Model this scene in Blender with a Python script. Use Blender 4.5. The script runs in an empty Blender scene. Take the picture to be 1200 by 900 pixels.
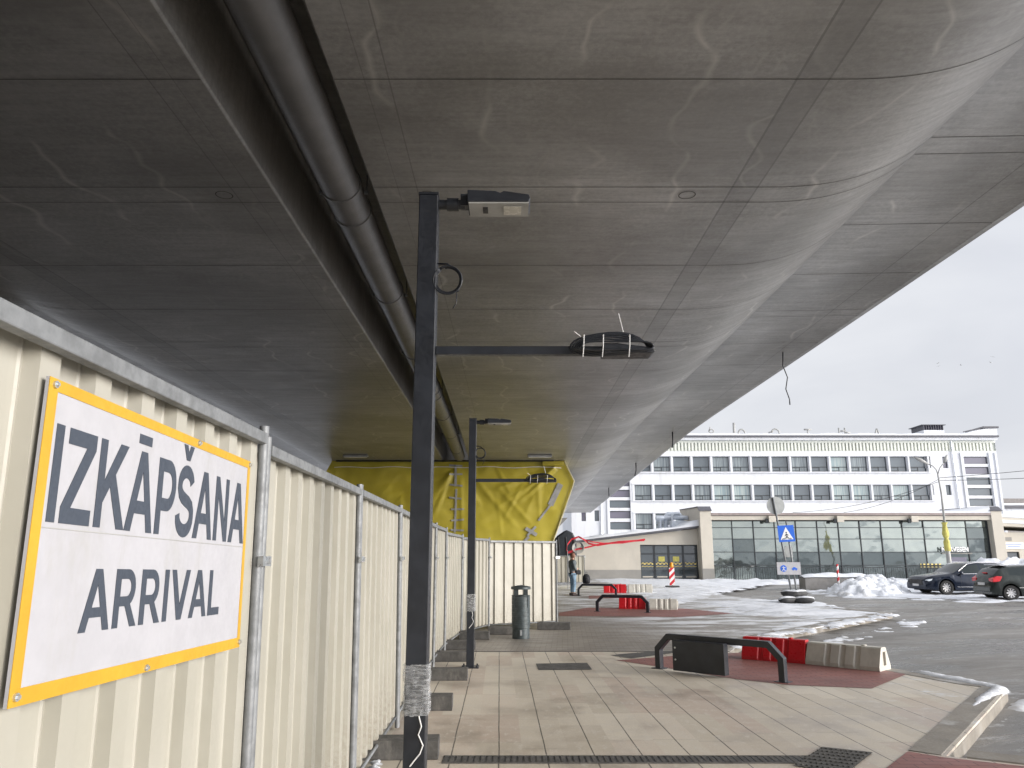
import bpy, bmesh, math, random
from math import sin, cos, tan, atan, pi, radians, sqrt
from mathutils import Vector, Matrix, noise
random.seed(7)
scene = bpy.context.scene
COL = scene.collection

# ---------------------------------------------------------------- camera model (measured from the photograph)
F, PITCH, EYE = 890.0, radians(12.8), 1.6
def ray(px, py):
    xn, yn = (px-600)/F, (py-450)/F
    return Vector((xn, cos(PITCH)+yn*sin(PITCH), sin(PITCH)-yn*cos(PITCH)))
def gp(px, py, z=0.0):          # point of the level z seen at a pixel
    r = ray(px, py); t = (z-EYE)/r.z
    return (r.x*t, r.y*t)
def dp(px, py, D):              # point at the depth y = D seen at a pixel
    r = ray(px, py); t = D/r.y
    return (r.x*t, EYE+r.z*t)

# ---------------------------------------------------------------- materials
def srgb(r, g, b):
    f = lambda c: (c/255)/12.92 if c/255 <= .04045 else ((c/255+.055)/1.055)**2.4
    return (f(r), f(g), f(b), 1)
class NT:
    def __init__(s, name):
        s.m = bpy.data.materials.new(name); s.m.use_nodes = True
        s.t = s.m.node_tree; s.n = s.t.nodes; s.l = s.t.links
        s.b = s.n['Principled BSDF']
        s.co = s.n.new('ShaderNodeTexCoord'); s.geo = s.n.new('ShaderNodeNewGeometry')
    def link(s, a, b): s.l.new(a, b)
    def val(s, sock, v):
        if hasattr(v, 'is_linked'): s.l.new(v, sock)
        else: sock.default_value = v
    def math(s, op, a, b=0.0, c=None, clamp=False):
        n = s.n.new('ShaderNodeMath'); n.operation = op; n.use_clamp = clamp
        s.val(n.inputs[0], a); s.val(n.inputs[1], b)
        if c is not None: s.val(n.inputs[2], c)
        return n.outputs[0]
    def mapping(s, vec, scale=(1,1,1), rot=(0,0,0), loc=(0,0,0)):
        n = s.n.new('ShaderNodeMapping'); s.link(vec, n.inputs[0])
        n.inputs['Scale'].default_value = scale; n.inputs['Rotation'].default_value = rot; n.inputs['Location'].default_value = loc
        return n.outputs[0]
    def noise(s, vec, scale, detail=4, rough=.55, dist=0):
        n = s.n.new('ShaderNodeTexNoise'); s.link(vec, n.inputs['Vector'])
        n.inputs['Scale'].default_value = scale; n.inputs['Detail'].default_value = detail
        n.inputs['Roughness'].default_value = rough; n.inputs['Distortion'].default_value = dist
        return n.outputs[0]
    def ramp(s, fac, lo, hi, a=0.0, b=1.0):
        n = s.n.new('ShaderNodeMapRange'); n.interpolation_type = 'SMOOTHSTEP'
        s.val(n.inputs[0], fac)
        for i, v in enumerate((lo, hi, a, b)): n.inputs[1+i].default_value = v
        return n.outputs[0]
    def mix(s, fac, a, b, mode='MIX'):
        n = s.n.new('ShaderNodeMix'); n.data_type = 'RGBA'; n.blend_type = mode
        s.val(n.inputs[0], fac); s.val(n.inputs[6], a); s.val(n.inputs[7], b)
        return n.outputs[2]
    def bump(s, h, strength=.3, dist=.01):
        n = s.n.new('ShaderNodeBump'); n.inputs['Strength'].default_value = strength; n.inputs['Distance'].default_value = dist
        s.link(h, n.inputs['Height']); s.link(n.outputs[0], s.b.inputs['Normal'])
    def xyz(s, vec):
        n = s.n.new('ShaderNodeSeparateXYZ'); s.link(vec, n.inputs[0]); return n.outputs
def c3(c, k=1.0): return (c[0]*k, c[1]*k, c[2]*k, 1)
def simple(name, col, rough=.6, metal=0.0, var=.15, scale=4.0, bump=.15, bscale=40, dirt=None, spec=.5, rvar=.1):
    t = NT(name)
    P = t.geo.outputs['Position']
    n1 = t.noise(P, scale, 5, .6)
    c = t.mix(t.ramp(n1, .3, .7), c3(col, 1-var), c3(col, 1+var*.6))
    if dirt:
        n2 = t.noise(t.mapping(P, (1, 1, .35)), scale*.6, 6, .7)
        c = t.mix(t.ramp(n2, .5, .75, 0, .75), c, dirt)
    t.val(t.b.inputs['Base Color'], c)
    n3 = t.noise(P, bscale, 3, .6)
    t.val(t.b.inputs['Roughness'], t.ramp(n3, .3, .7, max(0.02, rough-rvar), min(1, rough+rvar)))
    t.b.inputs['Metallic'].default_value = metal
    t.b.inputs['Specular IOR Level'].default_value = spec
    if bump: t.bump(n3, bump, .004)
    return t.m
def line_mask(t, coord, period, width, off=0.0):   # 1 on a joint line
    f = t.math('FRACT', t.math('DIVIDE', t.math('ADD', coord, off+1000*period), period))
    d = t.math('ABSOLUTE', t.math('SUBTRACT', f, .5))
    return t.math('GREATER_THAN', d, .5-width/period/2)

def soffit_mat():
    t = NT('board_concrete'); P = t.geo.outputs['Position']
    x, y, z = t.xyz(P)
    n1 = t.noise(P, .5, 6, .65)
    n2 = t.noise(t.mapping(P, (.6, 6, .6)), 1.6, 6, .7)
    c = t.mix(t.ramp(n1, .3, .7), (.30, .292, .274, 1), (.46, .452, .438, 1))
    c = t.mix(t.ramp(n2, .3, .72, 0, .55), c, (.21, .203, .19, 1))
    fine = t.noise(P, 14, 6, .75)
    c = t.mix(t.ramp(fine, .35, .75, 0, .45), c, (.60, .585, .55, 1))
    # pale lime runs wandering along the span
    def runs(period, amp, loc, w0, w1, k, lo, hi):
        wob = t.noise(t.mapping(P, (.3, .75, .3), loc=loc), 1, 1.6, .45)
        u = t.math('ADD', t.math('DIVIDE', x, period), t.math('MULTIPLY', wob, amp))
        f = t.math('ABSOLUTE', t.math('SUBTRACT', t.math('FRACT', t.math('ADD', u, 100)), .5))
        wv = t.math('MULTIPLY', t.noise(P, 2.2, 4, .7), w1)
        ln = t.math('SUBTRACT', 1.0, t.math('DIVIDE', f, t.math('ADD', wv, w0)), clamp=True)
        mk = t.ramp(t.noise(t.mapping(P, (1.2, .5, 1), loc=loc), .8, 3, .6), lo, hi, 0, k)
        return t.math('MULTIPLY', ln, mk)
    c = t.mix(runs(1.15, 1.5, (3, 1, 0), .012, .08, .70, .49, .61), c, (.66, .64, .59, 1))
    spk = t.ramp(t.noise(P, 34, 2, .6), .72, .78, 0, .5)
    c = t.mix(spk, c, (.66, .64, .6, 1))
    c = t.mix(runs(.8, 1.9, (9, 5, 2), .008, .06, .42, .52, .63), c, (.50, .48, .44, 1))
    st = t.noise(t.mapping(P, (3.5, .5, 1), loc=(2, 2, 2)), 1.3, 6, .75)
    c = t.mix(t.ramp(st, .52, .70, 0, .35), c, (.44, .42, .385, 1))
    bl = t.noise(t.mapping(P, loc=(5, 1, 8)), .28, 5, .6)
    c = t.mix(t.ramp(bl, .42, .62, 0, .55), c, (.19, .182, .166, 1))
    xm = t.math('ABSOLUTE', t.math('ADD', x, 2.67))
    for pos, wd, k in ((5.79, .014, .55), (6.15, .012, .5), (1.32, .008, .45), (1.05, .006, .35), (10.57, .012, .5)):
        lnm = t.math('LESS_THAN', t.math('ABSOLUTE', t.math('SUBTRACT', xm, pos)), wd)
        c = t.mix(t.math('MULTIPLY', lnm, k), c, (.08, .077, .07, 1))
    band = t.math('LESS_THAN', t.math('ABSOLUTE', t.math('SUBTRACT', xm, 5.97)), .18)
    c = t.mix(t.math('MULTIPLY', band, .28), c, (.14, .135, .125, 1))
    # cleaner strip of shuttering every panel: each panel a slightly different tone
    pid = t.math('FLOOR', t.math('DIVIDE', t.math('ADD', y, 100), 2.49))
    wn = t.n.new('ShaderNodeTexWhiteNoise'); wn.noise_dimensions = '1D'; t.link(pid, wn.inputs['W'])
    c = t.mix(t.math('MULTIPLY', wn.outputs[0], .22), c, (.15, .14, .13, 1))
    t.val(t.b.inputs['Base Color'], c)
    t.val(t.b.inputs['Roughness'], t.ramp(n2, .3, .7, .33, .45)); t.b.inputs['Specular IOR Level'].default_value = .7
    t.bump(t.math('ADD', fine, t.math('MULTIPLY', n2, .7)), .22, .005)
    return t.m

def slab_mat():
    t = NT('slab_paving'); P = t.geo.outputs['Position']; x, y, z = t.xyz(P)
    wob = t.math('MULTIPLY', t.math('SUBTRACT', t.noise(P, 1.2, 2), .5), .012)
    xw = t.math('ADD', t.math('ADD', x, t.math('MULTIPLY', y, .016)), wob)
    j1 = line_mask(t, xw, .395, .011)
    ix = t.math('FLOOR', t.math('DIVIDE', t.math('ADD', xw, 1000*.395-.1975), .395))
    wn = t.n.new('ShaderNodeTexWhiteNoise'); wn.noise_dimensions = '1D'; t.link(ix, wn.inputs['W'])
    yo = t.math('ADD', y, t.math('MULTIPLY', wn.outputs[0], 1.2))
    j2 = line_mask(t, yo, 1.2, .007)
    iy = t.math('FLOOR', t.math('DIVIDE', t.math('ADD', yo, 600*1.2), 1.2))
    w2 = t.n.new('ShaderNodeTexWhiteNoise'); w2.noise_dimensions = '2D'
    cb = t.n.new('ShaderNodeCombineXYZ'); t.link(ix, cb.inputs[0]); t.link(iy, cb.inputs[1]); t.link(cb.outputs[0], w2.inputs['Vector'])
    w3 = t.n.new('ShaderNodeTexWhiteNoise'); w3.noise_dimensions = '2D'; t.link(t.mapping(cb.outputs[0], (1,1,1), loc=(.5,.5,0)), w3.inputs['Vector'])
    n1 = t.noise(P, .9, 6, .65); n2 = t.noise(t.mapping(P, (1, 2.6, 1)), 3.5, 6, .7); n3 = t.noise(P, 60, 3, .7)
    c = t.mix(w2.outputs[0], (.54, .48, .39, 1), (.66, .60, .50, 1))
    c = t.mix(t.ramp(w3.outputs[0], .6, .9, 0, .6), c, (.50, .385, .32, 1))
    c = t.mix(t.ramp(n2, .38, .68, 0, .5), c, (.60, .55, .48, 1))
    c = t.mix(t.ramp(t.noise(t.mapping(P, (1, 2, 1), loc=(6, 2, 0)), 9, 4, .7), .66, .74, 0, .55), c, (.20, .17, .14, 1))
    c = t.mix(t.ramp(n1, .45, .72, 0, .65), c, (.27, .22, .175, 1))
    c = t.mix(t.ramp(n3, .4, .8, 0, .25), c, (.16, .13, .11, 1))
    c = t.mix(t.math('MULTIPLY', j2, .45), c, (.12, .10, .085, 1))
    c = t.mix(t.math('MULTIPLY', j1, .9), c, (.045, .038, .032, 1))
    sp_ = t.noise(t.mapping(P, (2.2, 1, 1), loc=(1, 1, 0)), 5, 7, .8)
    c = t.mix(t.ramp(sp_, .52, .66, 0, .7), c, (.62, .58, .52, 1))
    # thin rime of snow blown on the open right side
    sn = t.ramp(t.noise(t.mapping(P, (1, 2, 1)), 1.7, 5, .7), .56, .66, 0, 1)
    side = t.ramp(x, 3.2, 5.5, 0, .8)
    c = t.mix(t.math('MULTIPLY', sn, side), c, (.7, .72, .75, 1))
    t.val(t.b.inputs['Base Color'], c)
    t.val(t.b.inputs['Roughness'], t.ramp(n1, .35, .65, .7, .36))
    h = t.math('SUBTRACT', t.math('MULTIPLY', n3, .15), t.math('MAXIMUM', j1, t.math('MULTIPLY', j2, .5)))
    t.bump(h, .5, .008)
    return t.m

def paver_mat(name, ca, cb_, wet=.5, snow=0.0, sc=1.0):
    t = NT(name); P = t.geo.outputs['Position']
    br = t.n.new('ShaderNodeTexBrick'); t.link(t.mapping(P, (sc, sc, sc), rot=(0, 0, radians(4))), br.inputs['Vector'])
    br.inputs['Scale'].default_value = 1; br.inputs['Brick Width'].default_value = .2; br.inputs['Row Height'].default_value = .1
    br.inputs['Mortar Size'].default_value = .005; br.inputs['Color1'].default_value = ca; br.inputs['Color2'].default_value = cb_
    br.inputs['Mortar'].default_value = c3(ca, .35)
    n1 = t.noise(P, .6, 6, .65); n2 = t.noise(t.mapping(P, (.7, 2.6, 1)), 1.8, 6, .7)
    c = t.mix(t.ramp(n1, .35, .7, 0, .6), br.outputs[0], c3(ca, .55))
    c = t.mix(t.ramp(n2, .5, .7, 0, .4), c, c3(cb_, 1.35))
    if snow:
        x, y, z = t.xyz(P)
        m = t.ramp(t.noise(t.mapping(P, (.55, 1.5, 1)), .9, 7, .72), .62-.16*snow, .72-.14*snow, 0, .9)
        m = t.math('MULTIPLY', m, t.ramp(t.math('ADD', x, t.math('MULTIPLY', y, .28)), 6.5, 10.5, 0, 1))
        c = t.mix(m, c, (.78, .8, .83, 1))
    t.val(t.b.inputs['Base Color'], c)
    r = t.ramp(n2, .35, .65, .62-.35*wet, .62)
    t.val(t.b.inputs['Roughness'], r)
    t.bump(t.math('ADD', br.outputs[1], t.math('MULTIPLY', n2, -.4)), .35, -.006)
    return t.m

def road_mat():
    t = NT('wet_asphalt'); P = t.geo.outputs['Position']; x, y, z = t.xyz(P)
    Pr = t.mapping(P, (1, 1, 1), rot=(0, 0, radians(-20)))
    n1 = t.noise(t.mapping(Pr, (.25, 1.2, 1)), .8, 7, .7)
    n2 = t.noise(t.mapping(Pr, (.5, 2.4, 1)), 2.2, 7, .75); n3 = t.noise(P, 70, 3, .8)
    c = t.mix(t.ramp(n1, .3, .7), (.16, .15, .137, 1), (.29, .273, .252, 1))
    c = t.mix(t.ramp(n2, .50, .66, 0, .6), c, (.36, .35, .335, 1))
    far = t.ramp(y, 20, 60, 0, .12)
    m = t.ramp(t.math('ADD', n1, far), .60, .70, 0, .75)
    c = t.mix(m, c, (.55, .56, .58, 1))
    c = t.mix(t.ramp(n3, .4, .8, 0, .4), c, (.04, .038, .036, 1))
    t.val(t.b.inputs['Base Color'], c)
    pud = t.ramp(t.noise(t.mapping(Pr, (.5, 1.3, 1), loc=(3, 7, 0)), .35, 5, .6), .47, .56)
    sl_ = t.ramp(t.noise(t.mapping(Pr, (1, 2.2, 1), loc=(1, 4, 0)), 1.1, 8, .78), .56, .63, 0, .8)
    sl_ = t.math('MULTIPLY', sl_, t.ramp(t.noise(t.mapping(P, loc=(8, 2, 0)), .16, 3, .5), .42, .58))
    c2 = t.mix(sl_, c, (.62, .63, .65, 1))
    c2 = t.mix(t.math('MULTIPLY', pud, .35), c2, (.05, .048, .046, 1))
    t.val(t.b.inputs['Base Color'], c2)
    t.val(t.b.inputs['Roughness'], t.math('SUBTRACT', t.ramp(n2, .35, .62, .42, .7), t.math('MULTIPLY', pud, .26)))
    t.bump(t.math('ADD', n3, t.math('MULTIPLY', n2, 3)), .45, .02)
    return t.m

def snow_mat(name='snow', dirt=.4):
    t = NT(name); P = t.geo.outputs['Position']
    n1 = t.noise(P, 1.6, 7, .7); n2 = t.noise(P, 12, 5, .7)
    c = t.mix(t.ramp(n1, .52, .74, 0, dirt), (.72, .74, .78, 1), (.40, .385, .36, 1))
    t.val(t.b.inputs['Base Color'], c); t.b.inputs['Roughness'].default_value = .75
    t.bump(t.math('ADD', n2, n1), .5, .05)
    return t.m

def glass_mat(name, col, rough=.04, wave=.0, curtain=None, spec=.9, metal=0.0):
    t = NT(name); P = t.geo.outputs['Position']
    c = c3(col)
    if curtain:
        f = t.noise(t.mapping(P, (9, 1, .15)), 1.5, 2, .5)
        c = t.mix(t.ramp(f, .35, .65), c3(col), c3(curtain))
    t.val(t.b.inputs['Base Color'], c)
    t.b.inputs['Roughness'].default_value = rough; t.b.inputs['Specular IOR Level'].default_value = spec
    t.b.inputs['Metallic'].default_value = metal
    t.b.inputs['IOR'].default_value = 1.6
    if wave: t.bump(t.noise(P, .6, 2, .5), wave, .1)
    return t.m

M = {}
M['soffit'] = soffit_mat()
M['seam'] = simple('seam_fin', (.115, .11, .10), .8)
M['slab'] = slab_mat()
M['paver'] = paver_mat('grey_pavers', (.25, .225, .195, 1), (.33, .30, .265, 1), .6, 1.1)
M['redpaver'] = paver_mat('red_pavers', (.25, .10, .085, 1), (.31, .135, .115, 1), .4)
M['road'] = road_mat()
M['snow'] = snow_mat('dirty_snow', .8)
M['field'] = snow_mat('bounce_snow', .05); M['cleansnow'] = snow_mat('clean_snow', .35)
M['kerb'] = simple('kerb_stone', (.25, .225, .19), .6, var=.25, scale=2, dirt=(.6, .6, .6, 1))
M['cream'] = simple('cream_sheet', (.585, .555, .46), .38, var=.05, scale=1.2, bump=.03, dirt=(.50, .475, .40, 1))
def sheet_mat():
    t = NT('cream_sheet'); P = t.geo.outputs['Position']; x, y, z = t.xyz(P)
    n1 = t.noise(P, 1.1, 5, .65); n2 = t.noise(t.mapping(P, (9, 9, .8)), 1, 5, .7); n3 = t.noise(P, 26, 5, .75)
    c = t.mix(t.ramp(n1, .3, .7), (.36, .347, .295, 1), (.41, .395, .345, 1))
    c = t.mix(t.ramp(n2, .50, .72, 0, .45), c, (.32, .305, .255, 1))
    sp = t.math('MULTIPLY', t.ramp(z, .1, .75, 1, 0), t.ramp(n3, .40, .62))
    c = t.mix(t.math('MULTIPLY', sp, .7), c, (.27, .24, .195, 1))
    sc = t.ramp(t.noise(t.mapping(P, (3, 3, 22), rot=(.3, .2, .1)), 2.2, 5, .8), .66, .70, 0, .6)
    c = t.mix(sc, c, (.36, .34, .30, 1))
    t.val(t.b.inputs['Base Color'], c); t.val(t.b.inputs['Roughness'], t.ramp(n3, .3, .7, .34, .5))
    t.bump(t.math('ADD', t.math('MULTIPLY', t.noise(P, 2.6, 2, .5), 1.0), t.math('MULTIPLY', n3, .02)), .35, .03)
    return t.m
M['cream'] = sheet_mat()
M['galv'] = simple('galvanised_steel', (.21, .22, .23), .5, .15, var=.25, scale=14)
M['zinc'] = simple('zinc_clamp', (.62, .65, .68), .35, .8, var=.1)
M['black'] = simple('black_paint', (.020, .023, .030), .38, var=.3, scale=5, bump=.05)
M['blackmat'] = simple('dark_rubber', (.05, .05, .052), .75, var=.3, scale=8, dirt=(.14, .13, .12, 1))
M['block'] = simple('ballast_block', (.085, .082, .078), .8, var=.35, scale=9, bump=.5, bscale=60, dirt=(.18, .17, .155, 1))
M['pipe'] = simple('grey_pipe', (.16, .155, .15), .42, var=.12, scale=3)
M['signwhite'] = simple('sign_white', (.43, .43, .46), .45, var=.05, scale=9, bump=.02, dirt=(.37, .365, .36, 1))
M['signyellow'] = simple('sign_yellow', (.55, .32, .025), .45, var=.08, scale=6, bump=.02)
M['ink'] = simple('sign_letter_film', (.050, .062, .085), .5, var=.06, bump=0)
M['lampgrey'] = simple('lamp_grey', (.36, .36, .35), .4)
M['lens'] = simple('lamp_lens', (.62, .60, .54), .25)
M['white'] = simple('white_plastic', (.8, .8, .8), .4, var=.05)
M['whitewall'] = simple('white_render', (.60, .615, .65), .7, var=.05, scale=.25, bump=.05, dirt=(.50, .51, .54, 1))
def stained_wall():
    t = NT('stained_render'); P = t.geo.outputs['Position']
    n1 = t.noise(t.mapping(P, (1.6, 1, .12)), 1, 6, .7); n2 = t.noise(P, .35, 6, .65)
    c = t.mix(t.ramp(n1, .45, .75, 0, .7), (.70, .715, .75, 1), (.54, .54, .545, 1))
    c = t.mix(t.ramp(n2, .5, .72, 0, .4), c, (.62, .62, .63, 1))
    t.val(t.b.inputs['Base Color'], c); t.b.inputs['Roughness'].default_value = .75; return t.m
M['whitewall'] = stained_wall()
M['finwhite'] = simple('ribbed_frieze', (.70, .72, .66), .7, var=.05)
M['friezeback'] = simple('frieze_back', (.52, .54, .50), .7)
M['roofdark'] = simple('roof_edge', (.10, .10, .115), .6)
M['creamwall'] = simple('cream_render', (.56, .52, .45), .75, var=.08, scale=.6, dirt=(.45, .42, .37, 1))
M['greywall'] = simple('grey_plinth', (.30, .29, .27), .75, var=.1, scale=1)
M['frame'] = simple('dark_frame', (.03, .035, .04), .4)
M['pane_a'] = glass_mat('pane_blue', (.11, .135, .155), .05)
M['pane_b'] = glass_mat('pane_curtain', (.12, .15, .17), .08, 0, (.27, .31, .32))
M['pane_c'] = glass_mat('pane_pale', (.24, .32, .34), .1, 0, (.40, .46, .44))
M['pane_d'] = glass_mat('pane_violet', (.15, .14, .19), .05)
M['pav'] = glass_mat('pavilion_glass', (.37, .41, .385), .05, .3, None, .8, .85)
M['pavdark'] = glass_mat('pavilion_glass_dark', (.15, .175, .175), .05, .3, None, .8, .7)
M['door'] = glass_mat('door_glass', (.06, .075, .085), .05, .1)
M['redplastic'] = simple('red_plastic', (.52, .012, .018), .35, var=.12, scale=5)
M['whiteplastic'] = simple('dirty_white_plastic', (.58, .56, .50), .5, var=.12, scale=4, dirt=(.40, .37, .32, 1))
M['tape_red'] = simple('red_tape', (.62, .03, .05), .4)
M['blue'] = simple('sign_blue', (.01, .12, .62), .4, var=.05)
M['tan'] = simple('sign_back', (.38, .39, .38), .4, .5)
M['brownsign'] = simple('frieze_brown', (.30, .25, .24), .7)
M['yellowcloth'] = simple('yellow_cloth', (.52, .47, .12), .7, var=.2)
M['orange'] = simple('orange_lamp', (.85, .35, .02), .3)
M['bin'] = simple('bin_metal', (.055, .07, .075), .45, .2, var=.3, scale=12)
M['darktarp'] = simple('dark_tarp', (.022, .028, .036), .5, var=.4, scale=2, bump=.4, bscale=4)
M['skin'] = simple('skin', (.50, .31, .23), .6)
M['hair'] = simple('brown_hair', (.16, .07, .04), .6)
M['jacket'] = simple('grey_jacket', (.13, .15, .16), .8)
M['blackcloth'] = simple('black_cloth', (.015, .016, .02), .8)
M['jeans'] = simple('pale_jeans', (.24, .36, .48), .8, var=.2, scale=12)
M['shoe'] = simple('dark_shoe', (.03, .015, .015), .6)
M['paint_navy'] = simple('navy_car_paint', (.012, .018, .034), .14, .3, var=.1, bump=0, rvar=.03, dirt=(.05, .052, .055, 1))
M['paint_grey'] = simple('green_grey_car_paint', (.035, .042, .040), .2, .4, var=.1, bump=0, rvar=.04, dirt=(.09, .09, .085, 1))
M['carglass'] = glass_mat('car_glass', (.02, .028, .03), .06, 0, None, .25)
M['tyre'] = simple('tyre', (.02, .02, .02), .85)
M['rim'] = simple('alloy', (.55, .55, .56), .3, .8)
M['chrome'] = simple('chrome', (.8, .8, .82), .15, .9)
M['redlamp'] = simple('tail_lamp', (.6, .02, .03), .15)
M['clearlamp'] = simple('head_lamp', (.6, .65, .7), .1)
M['plate'] = simple('number_plate', (.7, .7, .7), .5)
M['duct'] = simple('duct_metal', (.62, .66, .72), .4, .6)
M['ducttape'] = simple('duct_tape', (.34, .34, .33), .45)
M['shutter'] = simple('weathered_concrete', (.26, .25, .24), .7, var=.25, scale=1.5, dirt=(.4, .4, .4, 1))
M['wood'] = simple('wood', (.2, .13, .08), .8)
M['rust'] = simple('far_wall', (.25, .23, .22), .8)
M['soil'] = simple('site_soil', (.05, .042, .034), .9, var=.4, scale=.7, bump=.5, bscale=12, dirt=(.30, .30, .31, 1))
def tarp_mat():
    t = NT('yellow_tarpaulin'); P = t.geo.outputs['Position']
    n1 = t.noise(P, .5, 4, .6); n2 = t.noise(t.mapping(P, (1, 1, 1.8)), 3, 5, .6)
    c = t.mix(t.ramp(n1, .3, .7), (.42, .345, .035, 1), (.48, .40, .045, 1))
    t.val(t.b.inputs['Base Color'], c); t.b.inputs['Roughness'].default_value = .38
    t.b.inputs['Transmission Weight'].default_value = 0
    t.bump(n2, .10, .04)
    return t.m
M['tarp'] = tarp_mat()
def film_mat():
    t = NT('stretch_film'); P = t.geo.outputs['Position']
    tr = t.n.new('ShaderNodeBsdfTransparent'); mx = t.n.new('ShaderNodeMixShader')
    t.b.inputs['Base Color'].default_value = (.8, .82, .84, 1); t.b.inputs['Roughness'].default_value = .15
    n = t.noise(t.mapping(P, (6, 6, 30), rot=(.4, .3, 0)), 3, 5, .7)
    t.link(t.ramp(n, .35, .8, .16, .55), mx.inputs[0])
    t.link(tr.outputs[0], mx.inputs[1]); t.link(t.b.outputs[0], mx.inputs[2])
    t.link(mx.outputs[0], t.n['Material Output'].inputs[0]); t.bump(n, .8, .02)
    return t.m
M['film'] = film_mat()
def stripe_mat():
    t = NT('red_white_stripes'); O = t.co.outputs['Object']; x, y, z = t.xyz(O)
    f = t.math('FRACT', t.math('ADD', t.math('MULTIPLY', t.math('SUBTRACT', z, x), 2.8), 50))
    t.val(t.b.inputs['Base Color'], t.mix(t.math('GREATER_THAN', f, .5), (.8, .8, .8, 1), (.6, .02, .03, 1)))
    return t.m
M['stripes'] = stripe_mat()
def checker_mat():
    t = NT('yellow_check_strip'); P = t.geo.outputs['Position']
    ch = t.n.new('ShaderNodeTexChecker'); t.link(t.mapping(P, (7, .001, 9)), ch.inputs['Vector']); ch.inputs['Scale'].default_value = 1
    ch.inputs['Color1'].default_value = (.75, .6, .2, 1); ch.inputs['Color2'].default_value = (.05, .05, .05, 1)
    t.link(ch.outputs[0], t.b.inputs['Base Color']); return t.m
M['checks'] = checker_mat()

# ---------------------------------------------------------------- mesh helpers
class MB:
    def __init__(s): s.v, s.f, s.mi = [], [], []
    def add(s, vs, fs, mi=0):
        o = len(s.v); s.v += [tuple(v) for v in vs]
        for f in fs: s.f.append(tuple(i+o for i in f)); s.mi.append(mi)
        return s
    def box(s, a, b, mi=0, mat=None):
        x0, y0, z0 = a; x1, y1, z1 = b
        vs = [(x0,y0,z0),(x1,y0,z0),(x1,y1,z0),(x0,y1,z0),(x0,y0,z1),(x1,y0,z1),(x1,y1,z1),(x0,y1,z1)]
        if mat: vs = [tuple(mat @ Vector(v)) for v in vs]
        return s.add(vs, [(0,3,2,1),(4,5,6,7),(0,1,5,4),(1,2,6,5),(2,3,7,6),(3,0,4,7)], mi)
    def prism(s, poly, f, n0, n1, mi=0):       # poly 2D, f(p, h) -> 3D
        n = len(poly); vs = [f(p, n0) for p in poly] + [f(p, n1) for p in poly]
        fs = [tuple(range(n))[::-1], tuple(range(n, 2*n))] + [(i, (i+1) % n, n+(i+1) % n, n+i) for i in range(n)]
        return s.add(vs, fs, mi)
    def tube(s, pts, r, n=8, mi=0, cap=True):
        pts = [Vector(p) for p in pts]; k = len(pts); rs = r if isinstance(r, (list, tuple)) else [r]*k
        vs = []; up = None
        for i, p in enumerate(pts):
            t = (pts[min(i+1, k-1)]-pts[max(i-1, 0)]).normalized()
            if up is None: up = Vector((0,0,1)) if abs(t.z) < .9 else Vector((1,0,0))
            u = (up - t*up.dot(t)); u = u.normalized() if u.length > 1e-4 else t.orthogonal().normalized()
            w = t.cross(u); up = u
            for j in range(n):
                a = 2*pi*j/n; vs.append(p+(u*cos(a)+w*sin(a))*rs[i])
        fs = [(i*n+j, i*n+(j+1) % n, (i+1)*n+(j+1) % n, (i+1)*n+j) for i in range(k-1) for j in range(n)]
        if cap: fs += [tuple(range(n))[::-1], tuple(range((k-1)*n, k*n))]
        return s.add(vs, fs, mi)
    def lathe(s, prof, n=24, c=(0,0,0), mi=0):
        vs = [(c[0]+r*cos(2*pi*j/n), c[1]+r*sin(2*pi*j/n), c[2]+z) for r, z in prof for j in range(n)]; k = len(prof)
        fs = [(i*n+j, i*n+(j+1) % n, (i+1)*n+(j+1) % n, (i+1)*n+j) for i in range(k-1) for j in range(n)]
        fs += [tuple(range(n))[::-1], tuple(range((k-1)*n, k*n))]
        return s.add(vs, fs, mi)
    def build(s, name, mats, parent=None, loc=(0,0,0), rotz=0, smooth=False, bevel=0, fix=True):
        me = bpy.data.meshes.new(name); me.from_pydata(s.v, [], s.f)
        if not isinstance(mats, (list, tuple)): mats = [mats]
        for m in mats: me.materials.append(m)
        for p, i in zip(me.polygons, s.mi): p.material_index = i
        if fix:
            bm = bmesh.new(); bm.from_mesh(me); bmesh.ops.recalc_face_normals(bm, faces=bm.faces); bm.to_mesh(me); bm.free()
        if smooth:
            for p in me.polygons: p.use_smooth = True
        me.update()
        o = bpy.data.objects.new(name, me); COL.objects.link(o)
        o.location = loc; o.rotation_euler = (0, 0, rotz)
        if parent: o.parent = parent
        if smooth == 'auto':
            m = o.modifiers.new('s', 'EDGE_SPLIT'); m.split_angle = radians(35)
        if bevel:
            m = o.modifiers.new('b', 'BEVEL'); m.width = bevel; m.segments = 2; m.limit_method = 'ANGLE'; m.angle_limit = radians(40)
        return o
def tag(o, label=None, cat=None, group=None, kind=None):
    for k, v in (('label', label), ('category', cat), ('group', group), ('kind', kind)):
        if v: o[k] = v
    return o
def thing(name, label, cat, loc=(0,0,0), rotz=0, group=None):
    o = bpy.data.objects.new(name, None); COL.objects.link(o); o.empty_display_size = .2
    o.location = loc; o.rotation_euler = (0, 0, rotz); return tag(o, label, cat, group)
def copy_tree(o, parent=None):
    c = o.copy(); COL.objects.link(c)
    if parent: c.parent = parent
    for ch in list(o.children): copy_tree(ch, c)
    return c
def box(name, mat, a, b, parent=None, bevel=0):
    return MB().box(a, b).build(name, mat, parent, bevel=bevel)
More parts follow.
